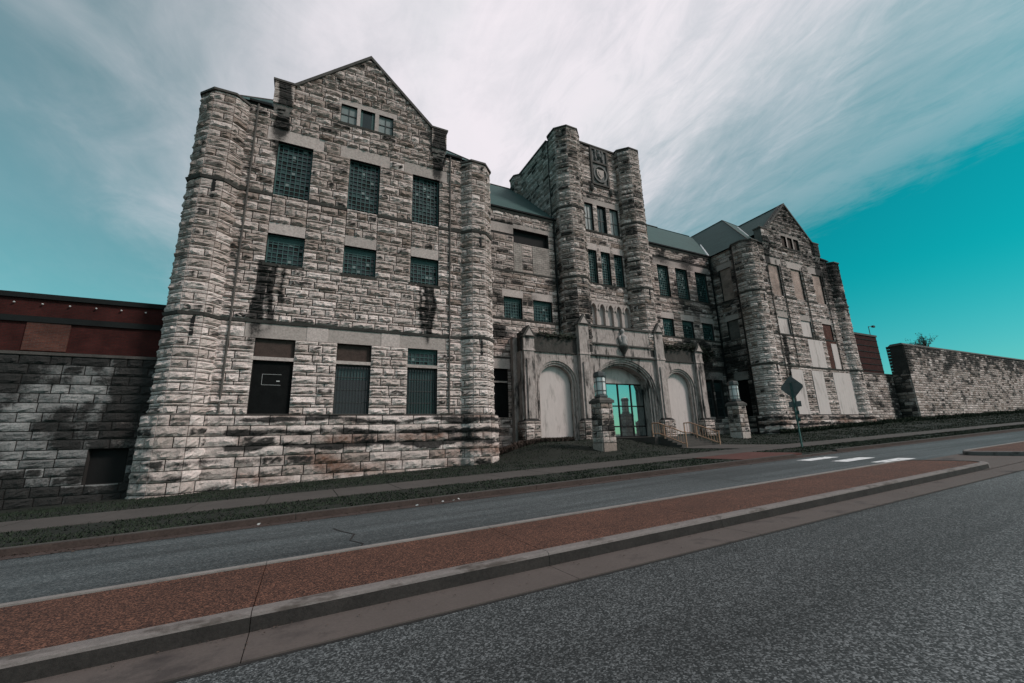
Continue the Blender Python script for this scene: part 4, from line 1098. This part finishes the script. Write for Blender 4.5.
def right_side():
    st = []; 
    Wl = empty('perimeter_wall', 'low stone link wall between the far turret and the tall stone wall', 'wall', (66, 28.2, zb(66)))
    fr = Frame(0, 28.0, 0, -1)
    part('wall', 'mortar', Wl, lambda b: b.box(58.2, 73.5, 28.01, 28.9, -.5, 7.25)); boxp('coping', 'coping', Wl, 58.2, 73.5, 27.9, 29, 7.25, 7.42)
    s1 = []; lay_stones(fr, lay(fr, 59, 73, levels([.3, 7.2], (.33, 0)), ws=(.5, 1.1)), 'rwall', .06, store=s1)
    m1 = MB(); [m1.add(v, f, t) for v, f, t, w_, p in s1]; m1.build('stonework', 'stone', Wl, kind='stuff')
    Wr = empty('perimeter_wall', 'tall battered stone wall with blackened top and scrubby plants growing on it', 'wall', (90, 27, zb(90)))
    x0, x1, zt, bt = 71.9, 150, 11.25, .0
    def body(b): b.hexa([(x0, 26.02, -1), (x1, 26.02, -1), (x1, 28.3, -1), (x0, 28.3, -1), (x0-.2, 26.02, zt-.1), (x1, 26.02, zt+.5), (x1, 27.4, zt+.5), (x0-.2, 27.4, zt-.1)])
    part('wall', 'mortar', Wr, body)
    fr = Frame(0, 26.0, 0, -1); s2 = []
    lay_stones(fr, lay(fr, x0-.1, 128, levels([.6, zt], (.33, 0)), ws=(.5, 1.2)), 'rwall', .06, store=s2)
    fe = Frame(x0-.06, 28.2, -1, 0); lay_stones(fe, lay(fe, 0.3, 2.2, levels([.6, zt], (.42, 0)), ws=(.5, 1.2)), 'rwall', .06, store=s2)
    m2 = MB(); [m2.add(v, f, t) for v, f, t, w_, p in s2]; m2.build('stonework', 'stone', Wr, kind='stuff')
    def cop(b): b.hexa([(x0-.35, 25.86, zt-.1), (x1, 25.86, zt+.5), (x1, 27.6, zt+.5), (x0-.35, 27.6, zt-.1), (x0-.2, 26.1, zt+.2), (x1, 26.1, zt+.8), (x1, 27.3, zt+.8), (x0-.2, 27.3, zt+.2)])
    part('coping', 'coping', Wr, cop)
    Bb = empty('brick_building', 'flat-roofed red brick building rising behind the link wall', 'building', (100, 50, 1.5))
    boxp('wall', 'brick_red', Bb, 95, 112.6, 45, 60, 0, 20.1); boxp('parapet', 'coping', Bb, 94.9, 112.75, 44.85, 60.1, 20.1, 20.5)
    for k in range(6): boxp('brick_band', 'dark_band', Bb, 95, 112.6, 44.93, 44.99, 12.4+k*1.35, 12.55+k*1.35)
    part('roof_lamp', 'iron', Bb, lambda b: (b.tube((111.2, 45.3, 20.5), (111.2, 45.3, 22.6), .07), b.tube((111.2, 45.3, 22.5), (112.6, 45.0, 22.7), .06), b.box(112.2, 113.0, 44.8, 45.2, 22.4, 22.8)))
right_side()

# ------------------------------------------------------------------ entrance steps, rails, piers
def steps():
    t = empty('entrance_steps', 'low concrete steps between the two rust-coloured handrails', 'steps', (25.05, 22.6, zg(25, 20.9)))
    z0 = zg(25.0, 21.1)+.03; n = 5; top = .05; h = (top-z0)/n
    for i in range(n):
        y = 21.30+i*.40; boxp('step', 'walk_concrete', t, 23.3, 26.8, y, y+.41, z0-.4, z0+h*(i+1))
    boxp('landing', 'walk_concrete', t, 22.9, 27.2, 21.30+n*.40+.01, 29.2, -1.0, top-.005)
    boxp('landing', 'walk_concrete', t, 22.5, 30.0, 29.21, 30.95, -1.0, top+.045)
    return z0, top
z0s, tops = steps()
def rail(x, label):
    t = empty('handrail', label, 'handrail', (x, 22.2, z0s+.1), 'handrails beside the entrance steps')
    r = .042
    zt = lambda y: z0s + (tops-z0s)*sstep(22.2, 24.6, y)
    def p(y, h): return (x, y, z0s+(tops-z0s)*min(1, max(0, (y-21.15)/2.1))+h)
    for h, nm in ((.98, 'top_rail'), (.22, 'bottom_rail')):
        part(nm, 'rail', t, lambda b: (b.tube(p(21.15, h), p(23.35, h), r), b.tube(p(23.35, h), p(23.95, h), r), b.tube(p(20.9, h), p(21.15, h), r)), center=True)
    for y in (20.95, 22.85, 23.95): part('post', 'rail', t, lambda b: b.tube(p(y, -.06), p(y, .98), .045), center=True)
    for i in range(12):
        y = 21.15+i*.23; part('baluster', 'rail', t, lambda b: b.tube(p(y, .22), p(y, .98), .017, n=6), center=True)
rail(23.4, 'rust-coloured handrail on the side of the steps toward the glass doors')
rail(26.7, 'rust-coloured handrail on the side of the steps toward the diamond sign')
def pier(x, y, label):
    zb_ = zg(x, y-.6)
    t = empty('lantern_pier', label, 'pier', (x, y, zb_), 'lantern piers flanking the entrance walk')
    h0, h1 = .53, .47; zt = 2.42 if y > 23 else 2.34
    def body(b): b.hexa([(x-h0, y-h0, zb_-.6), (x+h0, y-h0, zb_-.6), (x+h0, y+h0, zb_-.6), (x-h0, y+h0, zb_-.6), (x-h1, y-h1, zt), (x+h1, y-h1, zt), (x+h1, y+h1, zt), (x-h1, y+h1, zt)])
    part('core', 'mortar', t, body, center=True)
    lv = levels([zb_+.55, zt], (.36, .0))
    for nx_, ny_ in ((0, -1), (-1, 0), (1, 0), (0, 1)):
        for za, ze in [(zb_-.1, zb_+.55)] + lv:
            hw = h0+(h1-h0)*((za+ze)/2-zb_)/(zt-zb_); fr = Frame(x+nx_*hw, y+ny_*hw, nx_, ny_)
            c = random.uniform(-.2, .2)
            for a, b_ in ([(-hw, hw)] if za < zb_ else [(-hw-.02, c), (c, hw+.02)]):
                v, f, tt, = make_stone(fr, a, b_, za, ze, 'wing', .05 if za > zb_ else .01)
                q = MB(); q.add(v, f, tt); q.build('stone', 'stone', t, center=True)
    part('cap', 'coping', t, lambda b: (b.box(x-.60, x+.60, y-.60, y+.60, zt, zt+.18), b.hexa([(x-.58, y-.58, zt+.18), (x+.58, y-.58, zt+.18), (x+.58, y+.58, zt+.18), (x-.58, y+.58, zt+.18), (x-.4, y-.4, zt+.36), (x+.4, y-.4, zt+.36), (x+.4, y+.4, zt+.36), (x-.4, y+.4, zt+.36)])), center=True)
    L = part('lantern', 'lantern_metal', t, lambda b: b.lathe((x, y, zt+.36), [(.40, 0), (.46, .06), (.44, .16), (.36, .20)], 8), center=True)
    part('glass', 'lantern_glass', L, lambda b: b.lathe((x, y, zt+.56), [(.34, 0), (.36, .1), (.36, 1.1), (.34, 1.2)], 16), smooth=True, center=True)
    part('lantern_cap', 'lantern_metal', L, lambda b: b.lathe((x, y, zt+1.76), [(.42, 0), (.44, .08), (.42, .26), (.40, .34), (.15, .42)], 8), center=True)
    for k in range(6):
        a = k*math.pi/3+.3; part('cage_bar', 'lantern_metal', L, lambda b: b.tube((x+.39*math.cos(a), y+.39*math.sin(a), zt+.5), (x+.39*math.cos(a), y+.39*math.sin(a), zt+1.8), .022, n=6), center=True)
    for zz in (.82, 1.42): part('cage_ring', 'lantern_metal', L, lambda b: b.lathe((x, y, zt+zz), [(.40, 0), (.41, .02), (.40, .04)], 16), center=True)
pier(17.95, 22.8, 'stone pier with a round lantern in front of the glass doors'); pier(33.25, 24.0, 'stone pier with a round lantern standing beyond the steps near the diamond sign')

# road sign seen from behind
def sign():
    x, y = 24.45, 14.05; zb_ = zg(x, y)
    t = empty('road_sign', 'grey back of a diamond road sign on a green post by the pavement', 'sign', (x, y, zb_))
    part('post', 'sign_post', t, lambda b: b.box(x-.045, x+.045, y+.03, y+.09, zb_-.1, 2.75), center=True)
    zc = 2.52; s = .60
    pl = []
    for k in range(4):
        a = -math.pi/2+k*math.pi/2
        for j in (-1, 1): pl.append((y+.06+s*math.cos(a)+.07*math.cos(a+math.pi/2)*j, zc+s*math.sin(a)+.07*math.sin(a+math.pi/2)*j))
    def dia(b):
        q = len(pl); vs = [(x+.05, yy, zz) for yy, zz in pl] + [(x+.065, yy, zz) for yy, zz in pl]
        b.add(vs, [tuple(range(q))[::-1], tuple(range(q, 2*q))] + [(i, (i+1) % q, q+(i+1) % q, q+i) for i in range(q)])
    part('diamond_plate', 'sign_back', t, dia, center=True)
    for zz in (2.25, 2.8): part('brace', 'sign_back', t, lambda b: b.box(x+.025, x+.049, y-.25, y+.37, zz-.025, zz+.025), center=True)
    boxp('small_plate', 'sign_back', t, x+.05, x+.06, y-.29, y+.39, 1.42, 1.72)
    boxp('small_plate', 'sign_post', t, x+.05, x+.06, y-.10, y+.14, 1.02, 1.2); boxp('small_plate', 'sign_post', t, x+.05, x+.06, y-.10, y+.15, .62, .82)
sign()

# ------------------------------------------------------------------ vegetation
def blades(name, xr, yr, n, h, m_, zf, clump=.0, near=0.0, skip=None):
    rs = np.random.RandomState(3); V = []; Fc = []
    k = 0
    while k < n:
        u = rs.rand(); x = xr[0]+(xr[1]-xr[0])*(u**1.5 if near else u); y = rs.uniform(*yr)
        if skip and skip(x, y): continue
        if clump and noise.noise((x*clump, y*clump, 0)) < -.15 and rs.rand() < .7: k += 1; continue
        z = zf(x, y)-.01; a = rs.uniform(0, 6.28); w = rs.uniform(.012, .03)*(1+x*.02); hh = h*rs.uniform(.4, 1.3); l = rs.uniform(-.06, .06); l2 = rs.uniform(-.06, .06)
        o = len(V); V += [(x-w*math.cos(a), y-w*math.sin(a), z), (x+w*math.cos(a), y+w*math.sin(a), z), (x+l, y+l2, z+hh)]; Fc.append((o, o+1, o+2)); k += 1
    b = MB(); b.add(V, Fc); o = b.build(name, m_, kind='stuff'); return o
def noramp(x, y): return 16.0 < x < 20.4
o = blades('grass', (-16, 60), (11.74, 14.24), 46000, .055, 'grass', lambda x, y: zr(x)+KH, .8, 1, noramp); tag(o, 'dark grass strip between kerb and pavement', 'grass')
def blocked(x, y): return (22.9 < x < 27.2) or (y > 25.5 and (x < 11.5 or x > 41.5)) or (15.3 < x < 37 and y > 29)
o = blades('grass', (-16, 128), (16.78, 30.0), 85000, .07, 'grass', zg, .5, 1, blocked); tag(o, 'dark lawn between pavement and prison walls', 'grass')
def leafmass(name, pts, n, size, m_, r, seed, parent=None):
    rs = np.random.RandomState(seed); V = []; Fc = []
    for _ in range(n):
        c = pts[rs.randint(len(pts))]; p = Vector(c)+Vector(rs.normal(0, 1, 3))*r*rs.uniform(.4, 1.1)
        a = Vector(rs.normal(0, 1, 3)).normalized(); b_ = a.orthogonal().normalized(); s = size*rs.uniform(.5, 1.3)
        o = len(V); V += [tuple(p-a*s), tuple(p+b_*s*.45), tuple(p+a*s), tuple(p-b_*s*.45)]; Fc.append((o, o+1, o+2, o+3))
    b = MB(); b.add(V, Fc); return b.build(name, m_, parent)
def scrub(x, y, z, n, spread, h, label, seed, leafs=260):
    rs = np.random.RandomState(seed)
    t = empty('shrub', label, 'shrub', (x, y, z)); tips = []
    st = MB()
    for i in range(n):
        a = rs.uniform(0, 6.28); p = Vector((x, y, z-.1)); d = Vector((math.cos(a)*rs.uniform(.2, 1)*spread, math.sin(a)*.5, rs.uniform(.35, 1)*h))
        q = p+d*.5+Vector(rs.normal(0, .12, 3)); e = p+d; st.tube(p, q, .045, .03, 5); st.tube(q, e, .03, .012, 5); tips += [tuple(q), tuple(e), tuple((q+e)/2)]
        for _ in range(3):
            g = q+Vector((rs.normal(0, .5), rs.normal(0, .3), rs.uniform(.1, .6))); st.tube(q, g, .018, .008, 4); tips.append(tuple(g))
    st.build('stem', 'twig', t); leafmass('foliage', tips, leafs, .11, 'leaf', .16, seed, t)
scrub(81, 26.7, 11.45, 15, 3.2, 2.1, 'scrubby plant growing out of the tall wall top', 5, 420)
scrub(77.5, 26.6, 11.4, 9, 3.2, .8, 'low trailing growth on the tall wall top at its end', 8, 220)
def weeds(name, label, xr, y, h, n, zf, seed, m_='leaf', yw=.4):
    rs = np.random.RandomState(seed); V = []; Fc = []
    for _ in range(n):
        x = rs.uniform(*xr); yy = y+rs.uniform(-yw, yw); z = zf(x, yy); hh = h*rs.uniform(.2, 1.15)*(1+.6*noise.noise((x*.7, yy, 2)))
        a = rs.uniform(0, 6.28); w = rs.uniform(.03, .09); l = rs.normal(0, .15, 2)
        o = len(V); zz = z+hh*rs.uniform(0, 1)
        V += [(x-w*math.cos(a), yy-w*math.sin(a), zz-.05), (x+w*math.cos(a), yy+w*math.sin(a), zz-.05), (x+l[0], yy+l[1], zz+.22)]; Fc.append((o, o+1, o+2))
    b = MB(); b.add(V, Fc); o = b.build(name, m_, kind='stuff'); tag(o, label, 'weeds'); return o
weeds('weeds', 'dark weeds along the foot of the tall right wall', (60, 128), 25.4, .36, 16000, zg, 11, yw=.55)
weeds('weeds', 'dark weeds at the foot of the far gabled end', (41, 59), 25.1, .26, 9000, zg, 12, yw=.5)
weeds('weeds', 'brown dead growth under the blocked arch beside the entrance', (11.5, 19.0), 28.6, .16, 6000, zg, 13, 'leaf_dead', .8)
def creeper(name, label, xr, y, zr_, n, seed):
    rs = np.random.RandomState(seed); pts = [(rs.uniform(*xr), y+rs.uniform(-.12, .12), rs.uniform(*zr_)) for _ in range(60)]
    t = empty('creeper', label, 'plant', (xr[0], y, zr_[0])); st = MB()
    for i in range(14):
        p = Vector(pts[i]); q = Vector(pts[(i*7+3) % 60])
        if (p-q).length < 4: st.tube(p, q, .03, .015, 5)
    st.build('stem', 'twig', t); leafmass('foliage', pts, n, .13, 'leaf', .18, seed, t)
creeper('c', 'dark creeper over the parapet beside the right blocked arch', (31.4, 37.4), 29.68, (8.6, 9.15), 900, 21)
creeper('c', 'dark creeper clinging between the lower right windows and the court corner', (36.9, 40.4), 31.0, (8.0, 9.6), 650, 22)
creeper('c', 'dark creeper along the parapet over the left blocked arch', (17.2, 20.9), 29.72, (8.75, 9.0), 380, 23)

# litter along the far gutter
for i, (x, y) in enumerate(((2.75, 11.2), (3.45, 11.3), (3.72, 11.22), (3.9, 11.36), (-0.7, 11.3))):
    rs = np.random.RandomState(40+i); b = MB(); r_ = .035 if i else .045; vs = []
    for k in range(10):
        d = Vector(rs.normal(0, 1, 3)).normalized()*r_*rs.uniform(.6, 1.2); vs.append((x+d.x*1.4, y+d.y, zr(x)+.035+max(-.03, d.z*.7)))
    import bmesh
    bm = bmesh.new(); [bm.verts.new(v) for v in vs]; bmesh.ops.convex_hull(bm, input=bm.verts)
    bm.verts.ensure_lookup_table(); vv = [tuple(v.co) for v in bm.verts]; ix = {v: k for k, v in enumerate(bm.verts)}
    b.add(vv, [tuple(ix[v] for v in f.verts) for f in bm.faces]); bm.free()
    tag(b.build('litter', 'lamp_white', center=True), 'crumpled white scrap lying in the far gutter', 'litter', 'white scraps along the far kerb')

def debris(name, label, n, yr, dz, seed, size):
    rs = np.random.RandomState(seed); b = MB()
    for _ in range(n):
        x = -6+34*rs.rand()**1.6; y = yr[0]+(yr[1]-yr[0])*rs.rand()**2.2; a = rs.uniform(0, 6.28); w = size*rs.uniform(.4, 1.3); z = zr(x)+dz
        c, d = math.cos(a)*w, math.sin(a)*w
        b.add([(x-c, y-d, z+.004), (x+d*.5, y-c*.5, z+.004+w*rs.uniform(0, .6)), (x+c, y+d, z+.006), (x-d*.5, y+c*.5, z+.004+w*rs.uniform(0, .5))], [(0, 1, 2, 3)])
    o = b.build(name, 'leaf_dead', kind='stuff'); tag(o, label, 'leaves')
debris('leaf_litter', 'brown leaf bits and grit along the far gutter', 900, (11.48, 10.9), .004, 61, .03)
debris('leaf_litter', 'brown leaf bits and grit at the foot of the median kerb', 500, (4.93, 4.5), .004, 62, .014)
